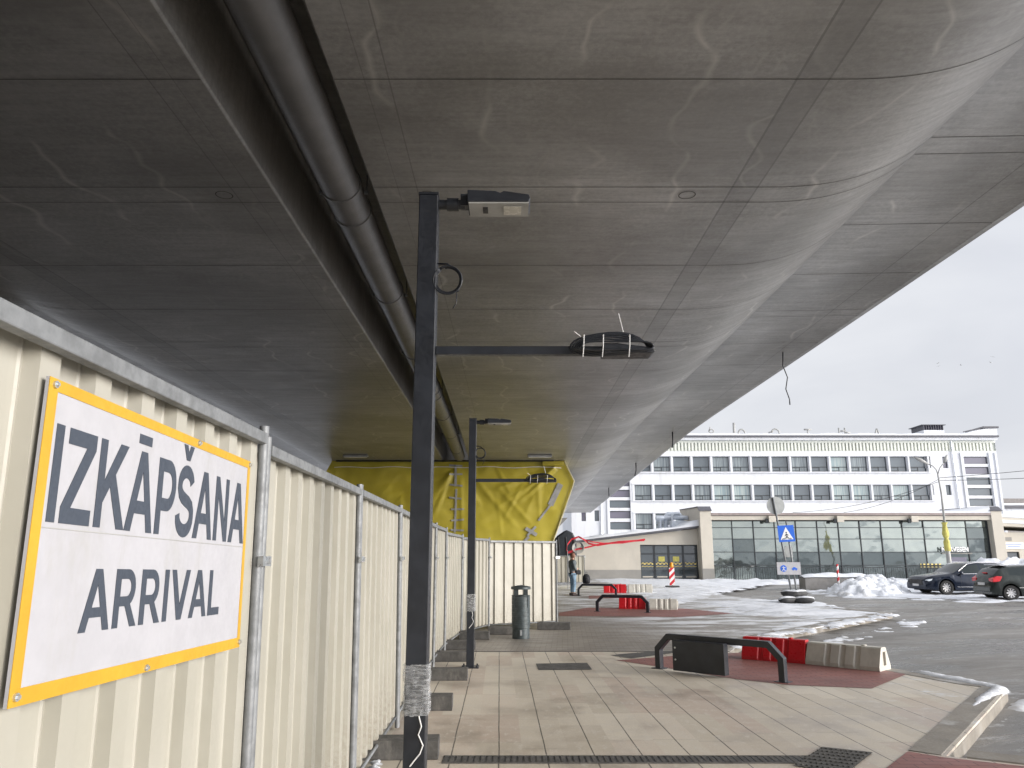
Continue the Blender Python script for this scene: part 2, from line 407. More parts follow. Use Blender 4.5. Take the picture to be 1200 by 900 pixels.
def rot_box(mb, p0, p1, w, h, mi=0, up=(0,0,1)):   # bar from p0 to p1, width w (sideways), height h
    p0, p1 = Vector(p0), Vector(p1); t = (p1-p0).normalized(); s_ = t.cross(Vector(up)).normalized(); u = s_.cross(t)
    vs = [p+s_*a*w/2+u*b*h/2 for p in (p0, p1) for a, b in ((-1,-1),(1,-1),(1,1),(-1,1))]
    mb.add(vs, [(0,1,2,3)[::-1],(4,5,6,7),(0,1,5,4),(1,2,6,5),(2,3,7,6),(3,0,4,7)], mi)
def text_mesh(s, width, height, bold=.0, thick=.0015, name='lettering', mat=None, parent=None, base=None):
    cu = bpy.data.curves.new(name+'_c', 'FONT'); cu.body = s; cu.size = 1; cu.offset = bold; cu.extrude = 0.0
    cu.resolution_u = 4
    to = bpy.data.objects.new(name+'_t', cu); COL.objects.link(to)
    dg = bpy.context.evaluated_depsgraph_get(); me = bpy.data.meshes.new_from_object(to.evaluated_get(dg))
    bpy.data.objects.remove(to)
    xs = [v.co.x for v in me.vertices]; ys = [v.co.y for v in me.vertices]
    x0, x1 = min(xs), max(xs); y0, y1 = min(ys), max(ys)
    cap = base if base else (y1-y0)
    yb = 0.0 if base else y0
    for v in me.vertices: v.co.x = (v.co.x-x0)/(x1-x0)*width; v.co.y = (v.co.y-yb)/cap*height
    bm = bmesh.new(); bm.from_mesh(me)
    r = bmesh.ops.extrude_face_region(bm, geom=bm.faces[:])
    bmesh.ops.translate(bm, verts=[g for g in r['geom'] if isinstance(g, bmesh.types.BMVert)], vec=(0, 0, thick))
    bmesh.ops.recalc_face_normals(bm, faces=bm.faces)
    bm.to_mesh(me); bm.free(); me.name = name
    me.materials.clear(); me.materials.append(mat)
    o = bpy.data.objects.new(name, me); COL.objects.link(o)
    if parent: o.parent = parent
    return o

# ---------------------------------------------------------------- world, light, camera
SUN = Vector((.90, -.42, .16)).normalized()
w = bpy.data.worlds.new('World'); scene.world = w; w.use_nodes = True
nt = w.node_tree; bg = nt.nodes['Background']; bg.inputs[1].default_value = .1
sky = nt.nodes.new('ShaderNodeTexSky'); sky.sky_type = 'NISHITA'; sky.sun_disc = False
sky.sun_elevation = math.asin(SUN.z); sky.sun_rotation = math.atan2(SUN.x, SUN.y)
sky.air_density = 1.2; sky.dust_density = 2
tc = nt.nodes.new('ShaderNodeTexCoord'); mp = nt.nodes.new('ShaderNodeMapping'); mp.inputs['Scale'].default_value = (1, 1, 3.2)
nt.links.new(tc.outputs['Generated'], mp.inputs[0])
nz = nt.nodes.new('ShaderNodeTexNoise'); nz.inputs['Scale'].default_value = 2.2; nz.inputs['Detail'].default_value = 6; nz.inputs['Distortion'].default_value = .6
nt.links.new(mp.outputs[0], nz.inputs['Vector'])
cr = nt.nodes.new('ShaderNodeValToRGB'); nt.links.new(nz.outputs[0], cr.inputs[0])
cr.color_ramp.elements[0].position = .33; cr.color_ramp.elements[0].color = (.70, .72, .78, 1)
cr.color_ramp.elements[1].position = .68; cr.color_ramp.elements[1].color = (.84, .855, .90, 1)
vm = nt.nodes.new('ShaderNodeVectorMath'); vm.operation = 'SCALE'; vm.inputs['Scale'].default_value = 7.4
nt.links.new(cr.outputs[0], vm.inputs[0])
mx = nt.nodes.new('ShaderNodeMix'); mx.data_type = 'RGBA'; mx.inputs[0].default_value = .93
nt.links.new(sky.outputs[0], mx.inputs[6]); nt.links.new(vm.outputs[0], mx.inputs[7]); 
def wn_(op, a, b=None):
    n_ = nt.nodes.new('ShaderNodeMath'); n_.operation = op
    for i_, v_ in enumerate((a, b)):
        if v_ is None: continue
        if hasattr(v_, 'is_linked'): nt.links.new(v_, n_.inputs[i_])
        else: n_.inputs[i_].default_value = v_
    return n_.outputs[0]
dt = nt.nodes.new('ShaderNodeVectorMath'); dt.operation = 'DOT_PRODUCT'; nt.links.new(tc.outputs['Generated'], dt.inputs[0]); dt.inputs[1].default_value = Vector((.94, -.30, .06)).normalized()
gl = wn_('POWER', wn_('MAXIMUM', dt.outputs['Value'], 0.0), 4.0)  # extra glow added low in the right sky, outside the view
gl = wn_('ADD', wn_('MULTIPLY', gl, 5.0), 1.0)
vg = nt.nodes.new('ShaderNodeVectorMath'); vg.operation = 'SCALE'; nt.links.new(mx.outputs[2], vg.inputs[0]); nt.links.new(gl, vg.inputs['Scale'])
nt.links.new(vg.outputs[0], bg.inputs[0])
sl = bpy.data.lights.new('sun', 'SUN'); sl.energy = 2.9; sl.angle = radians(36); sl.color = (1, .965, .91)
so = bpy.data.objects.new('sun', sl); COL.objects.link(so); so.rotation_euler = SUN.to_track_quat('Z', 'Y').to_euler()
cam = bpy.data.cameras.new('camera'); co = bpy.data.objects.new('camera', cam); COL.objects.link(co); scene.camera = co
co.location = (0, 0, EYE); co.rotation_euler = (pi/2+PITCH, 0, 0)
cam.sensor_fit = 'HORIZONTAL'; cam.sensor_width = 36; cam.lens = F/1200*36; cam.clip_end = 5000; cam.clip_start = .05
vs_ = scene.view_settings; vs_.view_transform = 'Standard'; vs_.look = 'None'; vs_.exposure = 0.5; vs_.gamma = 1
scene.cycles.max_bounces = 8; scene.cycles.diffuse_bounces = 5
scene.cycles.use_denoising = True

# ---------------------------------------------------------------- ground
RZ = -.13
def poly_obj(name, pts, z, mat, kind='structure', parent=None, thick=0.0):
    bm = bmesh.new(); f = bm.faces.new([bm.verts.new((p[0], p[1], z)) for p in pts])
    if f.normal.z < 0: f.normal_flip()
    if thick:
        r = bmesh.ops.extrude_face_region(bm, geom=[f])
        bmesh.ops.translate(bm, verts=[g for g in r['geom'] if isinstance(g, bmesh.types.BMVert)], vec=(0, 0, -thick))
        bmesh.ops.recalc_face_normals(bm, faces=bm.faces)
    bmesh.ops.triangulate(bm, faces=bm.faces)
    me = bpy.data.meshes.new(name); bm.to_mesh(me); bm.free(); me.materials.append(mat)
    o = bpy.data.objects.new(name, me); COL.objects.link(o)
    if parent: o.parent = parent
    if kind: o['kind'] = kind
    return o
poly_obj('ground', [(-1500,-1500),(1500,-1500),(1500,1500),(-1500,1500)], RZ-.02, M['snow'])
poly_obj('road', [(-60,-60),(140,-60),(140,56),(-60,56)], RZ, M['road'])
poly_obj('bounce_snow_field', [(8,-50),(8.2,3.5),(9.2,8),(16.5,20),(24.5,30),(130,30),(130,-50)], RZ+.03, M['field'])  # unseen bright snow, added to bounce light up under the deck
tip1 = [(6.05, 9.90), (6.17, 10.08), (6.14, 10.28), (6.0, 10.45)]
front = [(-60,-30),(14,-30),(14,-.5),(4.1,6.45),(3.57,6.77)] + tip1 + [(5.55,11.9),(3.95,13.25),(3.75,13.8)]
poly_obj('pavement', front + [(-60,13.8)], 0.0, M['slab'], thick=.2)
tip2 = [(10.9, 22.75), (11.1, 23.1), (11.05, 23.5), (10.8, 24.2)]
back = [(-60,13.8),(3.75,13.8),(4.45,15.4),(5.3,16.45)] + tip2 + [(10.4,25.5),(10.6,27.9),(9.6,29.3),(9.0,33),(8.9,40),(9,55.5),(-60,55.5)]
poly_obj('paved_path', back, -.004, M['paver'], thick=.2)
def kerb(name, pts, wd=.28):
    mb = MB(); n = len(pts); P = [Vector((p[0], p[1])) for p in pts]
    L = []
    for i in range(n):
        t = (P[min(i+1, n-1)]-P[max(i-1, 0)]).normalized(); nn = Vector((-t.y, t.x)); L.append((P[i]+nn*wd, P[i]-nn*.005))
    prof = lambda i: [(L[i][0].x, L[i][0].y, -.05), (L[i][0].x, L[i][0].y, .006), (L[i][1].x*.85+L[i][0].x*.15, L[i][1].y*.85+L[i][0].y*.15, .004), (L[i][1].x, L[i][1].y, -.025), (L[i][1].x, L[i][1].y, RZ-.05)]
    vs = [v for i in range(n) for v in prof(i)]; k = 5
    mb.add(vs, [(i*k+j, i*k+j+1, (i+1)*k+j+1, (i+1)*k+j) for i in range(n-1) for j in range(k-1)])
    o = mb.build(name, M['kerb']); o['kind'] = 'structure'; return o
kerb('kerb', [(3.57,6.77),(4.2,7.56),(4.9,8.45),(5.5,9.2)]+tip1+[(5.55,11.9)])
kerb('kerb', [(3.75,13.8),(4.45,15.4),(5.3,16.45),(7,18.35),(9,20.6)]+tip2+[(10.4,25.5)], .34)
kerb('kerb', [(14,-.5),(4.1,6.45),(3.7,6.7)][::-1], .3)
# red paved strips
poly_obj('red_paving', [gp(722,774),gp(800,768),gp(872,765),gp(950,776.5),gp(1037,786),gp(1063,790),gp(1022,807),gp(925,803),gp(862,796),gp(795,785)], .004, M['redpaver'])
poly_obj('red_paving', [gp(1038,901),gp(1064,881),gp(1106,888),gp(1200,898.5),(5.2,5.5),(5.4,4.5),(3.4,5.4)], .004, M['redpaver'])
poly_obj('red_paving', [gp(655,718),gp(690,712),gp(800,713),gp(860,719),gp(800,723),gp(655,722)], .002, M['redpaver'])
poly_obj('red_paving', [gp(690,698),gp(735,697),gp(740,700),gp(690,702)], .002, M['redpaver'])
poly_obj('inspection_cover', [gp(628,778),gp(688,777),gp(694,785),gp(631,785.5)], .005, M['block'])
poly_obj('inspection_cover', [gp(715,768),gp(770,763),gp(800,764),gp(740,772)], .005, M['block'])
# transverse joint / drainage channel
poly_obj('site_ground', [(-60,-30),(-1.5,-30),(-1.5,17),(-1.0,19),(1.2,21),(1.2,44),(-60,44)], .004, M['soil'])
d0 = MB()
for i in range(64):
    d0.box((-.55+i*.05, 6.55, -.03), (-.55+i*.05+.034, 6.74, .006), 0)
d0.box((-.56, 6.53, -.03), (2.66, 6.55, .008), 0); d0.box((-.56, 6.74, -.03), (2.66, 6.76, .008), 0); d0.box((-.56,6.55,-.03),(2.66,6.74,.003),1)
o = d0.build('drainage_channel', [M['block'], M['black']]); o['kind'] = 'structure'
d1 = MB().box((-6, 13.77, -.02), (3.75, 13.83, .007)); o = d1.build('paving_edge_strip', M['block']); o['kind'] = 'structure'
# tactile plates: studded
tp = MB(); a = Vector(gp(964,876)); b = Vector(gp(1023,882.5)); c_ = Vector(gp(930,898))
u = (b-a); v = (c_-a)
tp.add([(a.x,a.y,.007),(b.x,b.y,.007),((b+v).x,(b+v).y,.007),(c_.x,c_.y,.007)], [(0,1,2,3)])
for i in range(10):
    for j in range(7):
        p = a+u*((i+.5)/10)+v*((j+.5)/7); tp.box((p.x-.016,p.y-.016,.007),(p.x+.016,p.y+.016,.013))
o = tp.build('tactile_paving', M['block']); o['kind'] = 'structure'

def snow_patch(name, outline, h, amp, mat, z=0.0, res=.25, seed=0, label=None, peak=None, sharp=.6, freq=.8):
    xs = [p[0] for p in outline]; ys = [p[1] for p in outline]
    x0, x1, y0, y1 = min(xs), max(xs), min(ys), max(ys)
    nx, ny = max(2, int((x1-x0)/res)), max(2, int((y1-y0)/res))
    def dist(x, y):
        inside = False; best = 1e9; n = len(outline)
        for i in range(n):
            ax, ay = outline[i]; bx, by = outline[(i+1) % n]
            if (ay > y) != (by > y) and x < (bx-ax)*(y-ay)/(by-ay)+ax: inside = not inside
            tt = max(0, min(1, ((x-ax)*(bx-ax)+(y-ay)*(by-ay))/((bx-ax)**2+(by-ay)**2+1e-9)))
            best = min(best, math.hypot(x-ax-tt*(bx-ax), y-ay-tt*(by-ay)))
        return best if inside else -best
    Z = {}
    for i in range(nx+1):
        for j in range(ny+1):
            x = x0+(x1-x0)*i/nx; y = y0+(y1-y0)*j/ny; d = dist(x, y)
            nv = noise.fractal(Vector((x*freq+seed, y*freq*1.6, seed*3.1)), .8, 2.1, 6)
            e = 1-math.exp(-max(d, 0)/sharp) if d > 0 else d*2
            Z[i, j] = (x, y, z + h*e + amp*nv*(1 if d > 0 else 0) - .02)
    mb = MB(); idx = {}
    def vid(k):
        if k not in idx: idx[k] = len(mb.v); mb.v.append((Z[k][0], Z[k][1], max(Z[k][2], z-.03)))
        return idx[k]
    for i in range(nx):
        for j in range(ny):
            ks = [(i,j),(i+1,j),(i+1,j+1),(i,j+1)]
            if max(Z[k][2] for k in ks) > z-.005:
                mb.f.append(tuple(vid(k) for k in ks)); mb.mi.append(0)
    o = mb.build(name, mat, smooth=True); tag(o, label, kind='stuff'); return o
S = lambda *p: [gp(*q, 0) for q in p]
snow_patch('snow', S((735,693),(775,686),(845,684),(905,680),(905,684),(850,694),(825,702),(790,712),(768,714),(770,705),(745,699)), .05, .07, M['snow'], 0, .16, 1, 'patchy trodden snow on the far pavement')
snow_patch('snow', S((820,706),(868,702),(925,703),(965,706),(985,712),(1043,719),(985,725),(930,735),(880,749),(875,747),(925,728),(880,722),(830,716)), .045, .06, M['snow'], 0, .12, 5, 'thin snow along the kerb island', sharp=.5)
snow_patch('snow', S((690,676),(730,674),(830,680),(830,684),(760,688),(700,682)), .04, .06, M['snow'], 0, .3, 3, 'snow below the cream wall')
snow_patch('snow', [(11,50),(15,49.5),(34,49),(42,50),(46,56.5),(14,56.6),(10,54)], .22, .16, M['cleansnow'], RZ, .3, 8, 'snow strip in front of the glass pavilion', sharp=1.2)
snow_patch('snow', S((938,688),(980,681),(1070,676),(1190,676),(1300,680),(1300,700),(1150,703),(1070,699),(990,697),(945,693)), .05, .09, M['snow'], RZ, .3, 12, 'churned snow under the parked cars', sharp=1.0)
snow_patch('snow', S((1045,722),(1052,727),(1066,724),(1062,719)), .10, .05, M['snow'], RZ, .08, 14, 'lump of snow at the kerb corner', sharp=.3)
snow_patch('snow', [gp(*q, RZ) for q in ((1122,902),(1150,868),(1172,842),(1186,823),(1210,815),(1215,826),(1190,843),(1168,864),(1140,900))], .03, .06, M['snow'], RZ, .05, 15, 'snow line along the foot of the kerb', sharp=.12)
snow_patch('snow', S((1060,786),(1100,790),(1150,799),(1183,806),(1180,811),(1150,826),(1128,838),(1142,818),(1160,806),(1100,795)), .05, .02, M['cleansnow'], 0.006, .03, 16, 'rime of snow on the rounded kerb end', sharp=.05, freq=2.4)
snow_patch('snow', S((428,900),(432,892),(446,890),(452,897),(446,903),(430,905)), .05, .03, M['cleansnow'], 0, .015, 18, 'little lump of snow at the fence foot', sharp=.05, freq=6)
snow_patch('snow', [(3.9,14.1),(4.5,14.9),(5.4,16.0),(7.1,17.9),(9.1,20.1),(10.9,22.3),(10.6,22.9),(8.6,20.5),(6.6,18.3),(5.0,16.5),(4.1,15.2)], .02, .06, M['cleansnow'], 0.004, .06, 31, 'line of snow along the top of the island kerb', sharp=.12, freq=1.6)
snow_patch('snow', [(4.7,14.6),(5.6,15.7),(7.3,17.6),(9.3,19.8),(11.2,22.2),(11.6,22.0),(9.8,19.4),(7.6,17.2),(5.9,15.3)], .015, .07, M['snow'], RZ, .06, 33, 'slush along the foot of the island kerb', sharp=.12, freq=1.5)
o = snow_patch('snow_pile', [gp(*q, RZ) for q in ((966,695),(985,690),(1008,688),(1040,687),(1064,690),(1068,696),(1045,699),(985,700))], .85, .36, M['snow'], RZ, .09, 21, None, sharp=1.4, freq=1.5)
o['kind'] = 'thing'; tag(o, 'heap of ploughed snow left of the dark blue car', 'snow pile')
o = snow_patch('snow_pile', [(22.6,39.2),(24,38.6),(27.5,38.8),(29.4,40),(28.5,43.2),(24,43.6),(22.4,42)], 1.75, .38, M['cleansnow'], RZ, .15, 25, None, sharp=1.1, freq=1.0)
o['kind'] = 'thing'; tag(o, 'high snow pile behind the dark blue car roof', 'snow pile')

blocker = thing('sky_blocker', 'unseen dark block added beyond the hoarding to hold back sky light', 'building', (-23, -10, 0))  # out of view, added to keep low left sky off the underside
MB().box((-6, -34, 0), (4.5, 36, 8.6)).build('wall', M['soil'], blocker); MB().box((-6.2, -34.2, 8.61), (4.7, 36.2, 9.0)).build('roof', M['roofdark'], blocker)
for i_ in range(12): MB().box((4.51, -32+i_*5.6, 1.2), (4.56, -29.5+i_*5.6, 3.2)).build('window', M['pane_a'], blocker); MB().box((4.51, -32+i_*5.6, 4.8), (4.56, -29.5+i_*5.6, 6.8)).build('window', M['pane_a'], blocker)
# ---------------------------------------------------------------- bridge
def off(y): return -.0002*min(max(y, 0), 38)**2
def drop(y): return -.025*(max(0, y-34.5)) if y < 200 else 0
bridge = thing('concrete_bridge', 'wide concrete flyover with two smooth box girders overhead', 'bridge', (0, 0, 0))
def half_profile():
    p = [(-1.97, 7.95), (-1.97, 6.73), (-1.94, 6.7), (3.55, 6.7)]
    for i in range(1, 25):
        tt = i/24; p.append((3.55+2.5*tt, 6.7+.78*tt**2.6))
    p += [(8.74, 7.53), (8.76, 7.51), (8.88, 7.51), (8.88, 8.15), (8.4, 8.15), (8.4, 7.95)]
    return p
prof_r = half_profile(); prof_l = [(-5.34-x, z) for x, z in prof_r]
YS = [-45, -30, -15, -8] + list(range(-4, 84, 4)) + [84]
SEAMS = []
for m_ in range(-6, 10):
    b0 = 9.86+m_*7.94; SEAMS += [q for q in (b0, b0+.47, b0+2.96, b0+5.45) if q < 83.5]
# aligned so a double joint falls at 9.86 / 10.34
def girder(prof, sgn):
    mb = MB(); n = len(prof)
    vs = [(x+off(y), y, z+drop(y)) for y in YS for x, z in prof]
    mb.add(vs, [(i*n+j, i*n+(j+1) % n, (i+1)*n+(j+1) % n, (i+1)*n+j) for i in range(len(YS)-1) for j in range(n)] + [tuple(range(n)), tuple(range((len(YS)-1)*n, len(YS)*n))])
    g = mb.build('girder', [M['soffit'], M['seam']], bridge, smooth=False)
    # smooth shading only for the curved haunch
    for p in g.data.polygons:
        nz_ = p.normal
        if abs(nz_.x) > .01 and nz_.z < -.5: p.use_smooth = True
    # shuttering joints: raised fins following the underside
    sm = MB(); under = [q for q in prof[2:-4]]
    for ys in SEAMS:
        wd = .007
        for a in range(len(under)-1):
            (x0, z0), (x1, z1) = under[a], under[a+1]
            dx, dz = x1-x0, z1-z0; L = math.hypot(dx, dz); nx_, nz2 = (dz/L, -dx/L)
            if nz2 > 0: nx_, nz2 = -nx_, -nz2
            e = .004
            A = (x0+off(ys), z0+drop(ys)); B = (x1+off(ys), z1+drop(ys))
            sm.add([(A[0]+nx_*e, ys-wd, A[1]+nz2*e), (A[0]+nx_*e, ys+wd, A[1]+nz2*e), (B[0]+nx_*e, ys+wd, B[1]+nz2*e), (B[0]+nx_*e, ys-wd, B[1]+nz2*e)], [(0,1,2,3)])
    for xs_, wd in ():
        xx = xs_ if sgn > 0 else -5.34-xs_
        zz = 6.7 if xs_ < 4 else 7.36+.05*(7.9-5.95)/(8.62-5.95)
        for i in range(len(YS)-1):
            y0, y1 = YS[i], YS[i+1]
            sm.add([(xx-wd+off(y0), y0, zz-.005+drop(y0)), (xx+wd+off(y0), y0, zz-.005+drop(y0)), (xx+wd+off(y1), y1, zz-.005+drop(y1)), (xx-wd+off(y1), y1, zz-.005+drop(y1))], [(0,1,2,3)])
    sm.build('shuttering_joints', M['seam'], bridge, fix=False)
    # anchor rings
    for (x, y) in ((2.55, 10.1), (-1.2, 10.1)):
        rg = MB(); xx = x if sgn > 0 else -5.34-x
        for kk in range(20):
            a0, a1 = 2*pi*kk/20, 2*pi*(kk+1)/20
            rg.add([(xx+off(y)+r*cos(a), y+r*sin(a), 6.695) for a, r in ((a0,.11),(a1,.11),(a1,.125),(a0,.125))], [(0,1,2,3)])
        rg.build('anchor_ring', M['seam'], bridge, fix=False)
girder(prof_r, 1); girder(prof_l, -1)
dk = MB(); n = 4; pr = [(-3.5, 7.97), (-1.85, 7.97), (-1.85, 8.2), (-3.5, 8.2)]
dk.add([(x+off(y), y, z+drop(y)) for y in YS for x, z in pr], [(i*n+j, i*n+(j+1) % n, (i+1)*n+(j+1) % n, (i+1)*n+j) for i in range(len(YS)-1) for j in range(n)])
dk.build('deck_slab', M['soffit'], bridge)
# far bare pier
pm = MB(); pp = [(-8.5, 0), (2.6, 0), (4.3, 4.2), (5.6, 5.5), (-11, 5.5), (-9.7, 4.2)]
pm.prism(pp, lambda p, h: (p[0], h, p[1]-.1), 77.5, 80.5); pm.build('pier', M['soffit'], bridge)
# wrapped pier core (inside tarpaulin)
pm = MB(); pp = [(-8.2, -.1), (1.2, -.1), (1.7, 2.2), (2.9, 5.3), (2.3, 6.55), (-9.4, 6.55), (-9.9, 5.3), (-8.8, 2.2)]
pm.prism(pp, lambda p, h: (p[0], h, p[1]), 40.6, 43.4); pm.build('pier', M['soffit'], bridge)
# black strip: shade of the gap above the tarp put into colour
box('bearing_gap_strip', M['black'], (-9.3, 40.0, 6.50), (2.2, 43.5, 6.56), bridge)

# tarpaulin
tarp_t = thing('tarpaulin', 'creased yellow tarpaulin wrapped round the bridge pier head', 'tarpaulin', (-3.4, 40.2, 0))
def tarp_x(z):   # half width at height z
    pts = [(1.0, 4.9), (2.0, 5.4), (5.45, 6.68), (6.5, 6.18), (6.6, 6.15)]
    for (a, wa), (b, wb) in zip(pts, pts[1:]):
        if z <= b: return wa+(wb-wa)*(z-a)/(b-a)
    return pts[-1][1]
mb = MB(); nx, nz_ = 150, 64
loop = []
ring_n = 0
def ridge(u, zz, x0, z0, x1, z1, wd, hh):   # tension fold between two points
    dx, dz = x1-x0, z1-z0; L2 = dx*dx+dz*dz; tt = max(0, min(1, ((u-x0)*dx+(zz-z0)*dz)/L2))
    d = math.hypot(u-x0-tt*dx, zz-z0-tt*dz); return hh*math.exp(-(d/wd)**2)*(sin(pi*min(1, tt*1.0+.05))**.5 if 0 < tt < .95 else 0)
random.seed(3)
folds = []
for i in range(20):
    x0 = random.uniform(-6, 6); z0 = random.uniform(4.6, 6.4); L = random.uniform(.8, 3.2); a = random.uniform(-2.3, -.8)
    folds.append((x0, z0, x0+L*cos(a), z0+L*sin(a), random.uniform(.05, .13), random.uniform(.015, .045)))
for i in range(9):
    folds.append((5.7, 6.2, 5.7-random.uniform(1, 4.5), 6.2-random.uniform(1, 3.5), .08, random.uniform(.03, .06)))
    folds.append((.2, 5.9, .2-random.uniform(.8, 4), 5.9-random.uniform(.5, 4), .09, random.uniform(.02, .05)))
for j in range(nz_+1):
    z = 1.0+5.6*j/nz_; hw = tarp_x(z)
    for i in range(nx+1):
        u = -hw+2*hw*i/nx
        y = noise.fractal(Vector((u*.5, z*.6, 2)), .9, 2, 3)*.09
        for fo in folds:
            if abs(u-fo[0]) < 5: y -= ridge(u, z, *fo)
        bulge = .25*sin(pi*(i/nx))*sin(pi*min(1, (z-1)/5.6))
        mb.v.append((u, y-bulge*.6, z))
for j in range(nz_):
    for i in range(nx):
        a = j*(nx+1)+i; mb.f.append((a, a+1, a+nx+2, a+nx+1)); mb.mi.append(0)
# right and left flanks
for s_ in (1, -1):
    o0 = len(mb.v); nd = 12
    for j in range(nz_+1):
        z = 1.0+5.6*j/nz_; hw = tarp_x(z)
        for i in range(nd+1):
            d = 3.4*i/nd; base = mb.v[j*(nx+1)+(nx if s_ > 0 else 0)]
            mb.v.append((s_*(hw+.10*noise.noise(Vector((d, z, 5)))*min(1, i)) if i else base[0], base[1] if i == 0 else d, z))
    for j in range(nz_):
        for i in range(nd):
            a = o0+j*(nd+1)+i; mb.f.append((a, a+1, a+nd+2, a+nd+1)); mb.mi.append(0)
tarp_o = mb.build('sheet', M['tarp'], tarp_t, smooth=True)
# edge hem cords and duct tape
mb = MB(); mb.tube([(tarp_x(z), -.06, z) for z in [1+.28*i for i in range(21)]], .035, 6)
mb.build('hem', simple('hem', (.55, .5, .3), .5), tarp_t)
def ty(u, z):   # tarp surface depth near u,z
    hw = tarp_x(z); j = min(nz_, max(0, round((z-1)/5.6*nz_))); i = min(nx, max(0, round((u+hw)/(2*hw)*nx)))
    return tarp_o.data.vertices[j*(nx+1)+i].co.y
def tape(p0, p1, wd):
    mb = MB(); n = 6; q = []
    d = Vector((p1[0]-p0[0], p1[1]-p0[1])).normalized(); nn = Vector((-d.y, d.x))*wd/2
    for i in range(n+1):
        u = p0[0]+(p1[0]-p0[0])*i/n; z = p0[1]+(p1[1]-p0[1])*i/n; y = ty(u, z)-.05
        q += [(u+nn.x, y, z+nn.y), (u-nn.x, y, z-nn.y)]
    mb.add(q, [(2*i, 2*i+1, 2*i+3, 2*i+2) for i in range(n)])
    o = mb.build('duct_tape', M['ducttape'], tarp_t, fix=False); o.modifiers.new('s', 'SOLIDIFY').thickness = .01
def T(px, py): x, z = dp(px, py, 40.1); return (x+3.4, z)
tape(T(534, 545), T(534, 570), .12); tape(T(535, 573), T(533, 624), .10)
for yq in (545, 556, 568, 583, 597, 610, 621): tape(T(527+random.uniform(-1, 2), yq), T(543+random.uniform(-2, 1), yq+random.uniform(-2, 2)), .09)
tape(T(657, 567), T(645, 592), .3); tape(T(645, 592), T(631, 610), .1); tape(T(616, 619), T(629, 627), .18); tape(T(618, 628), T(628, 617), .12); tape(T(620, 629), T(613, 636), .14)
for i in range(14): pass
mb = MB(); mb.tube([(-6 + .4*i, ty(-6+.4*i, 6.2)-.05, 6.2+.03*sin(i)) for i in range(31)], .018, 5); mb.build('rope', M['white'], tarp_t)
mb = MB().box((5.0, -.20, 6.28), (6.1, -.08, 6.52)); mb.build('folded_flap', M['tarp'], tarp_t, bevel=.02)

# pipe in the slot
pipe = thing('drain_pipe', 'thick grey drain pipe hung in the slot between girders', 'pipe', (-2.46, 0, 6.86))
PR = .285
ys = [-20]+[i*4 for i in range(0, 10)]+[39.5]
mb = MB().tube([(off(y), y, drop(y)) for y in ys], PR, 28); mb.build('pipe_run', M['pipe'], pipe, smooth='auto')
for y in (-3.6, .9, 5.6, 10.1, 10.95, 14.6, 19.1, 23.6, 24.4, 28.1, 32.6, 37.1):
    mb = MB().tube([(off(y), y-.045, drop(y)), (off(y), y+.045, drop(y))], PR+.018, 28)
    mb.tube([(off(y), y+.047, drop(y)), (off(y), y+.065, drop(y))], PR+.006, 28, 1); mb.build('collar', [M['pipe'], M['black']], pipe, smooth='auto')
for y in (5.75, 10.3, 14.8, 19.3, 23.8, 28.3, 32.8):
    b_ = MB()
    for s_ in (1, -1):
        b_.tube([(s_*(PR+.05)+off(y), y, -.02), (s_*(PR+.05)+off(y), y, 1.5)], .012, 6); b_.box((s_*(PR+.05)-.03+off(y), y-.02, -.05), (s_*(PR+.05)+.03+off(y), y+.02, 0))
    b_.build('hanger', M['galv'], pipe)
# unlit light fittings by the pier
for i, (x, lab) in enumerate(((-7.9, 'unlit light fitting over the left end of the yellow tarpaulin'), (1.4, 'unlit light fitting over the right end of the yellow tarpaulin'))):
    t_ = thing('light_fitting', lab, 'light', (x, 38.2, 6.60), group='light fittings near the pier')
    box('housing', M['lampgrey'], (-.62, -.16, -.10), (.62, .16, .0), t_, .02); box('diffuser', M['white'], (-.56, -.12, -.125), (.56, .12, -.102), t_)
# loose cables from the cantilever
def cable(pts, r, label, name='hanging_cable', mat='black', group=None, cat='cable'):
    mb = MB().tube(pts, r, 6); return tag(mb.build(name, M[mat], smooth=True), label, cat, group)
cable([(8.05,21.8,7.54),(8.02,21.8,7.1),(8.12,21.78,6.75),(8.05,21.8,6.4),(8.14,21.82,6.1),(8.13,21.8,5.93)], .018, 'long kinked cable hanging free near the deck edge', group='cables hanging from the deck')
cable([(7.75,36.3,7.52),(7.75,36.3,6.95),(7.7,36.3,6.7)], .035, 'short stub with thin wire below the deck, right one', group='cables hanging from the deck')
cable([(7.6,46.5,7.24),(7.6,46.5,6.75),(7.5,46.5,6.4)], .035, 'short stub hanging below the deck further back', group='cables hanging from the deck')
cable([(7.6,60,6.89),(7.6,60,6.2)], .035, 'farthest short stub hanging below the deck', group='cables hanging from the deck')

# ---------------------------------------------------------------- street lamps
lampA = thing('street_lamp', 'nearest black square lamp post with torn film wrap', 'street lamp', (-.50, 4.25, 0), group='black square lamp posts')
PW = .057
MB().box((-PW, -PW, 0), (PW, PW, 3.72)).build('pole', M['black'], lampA, bevel=.005)
MB().box((-PW-.002, -PW-.002, 3.721), (PW+.002, PW+.002, 3.735)).build('cap', M['black'], lampA)
mb = MB().box((-.13, -.13, 0), (.13, .13, .015))
for s1 in (-1, 1):
    for s2 in (-1, 1): mb.lathe([(.012, .015), (.012, .04)], 6, (s1*.1, s2*.1, 0))
mb.build('base_plate', M['black'], lampA)
mb = MB().tube([(PW+.001, 0, 3.68), (PW+.16, 0, 3.68)], .030, 14); mb.tube([(PW+.05, 0, 3.68), (PW+.12, 0, 3.68)], .040, 14); mb.box((.19, -.035, 3.66), (.24, .035, 3.735))
mb.build('spigot', M['black'], lampA, smooth='auto')
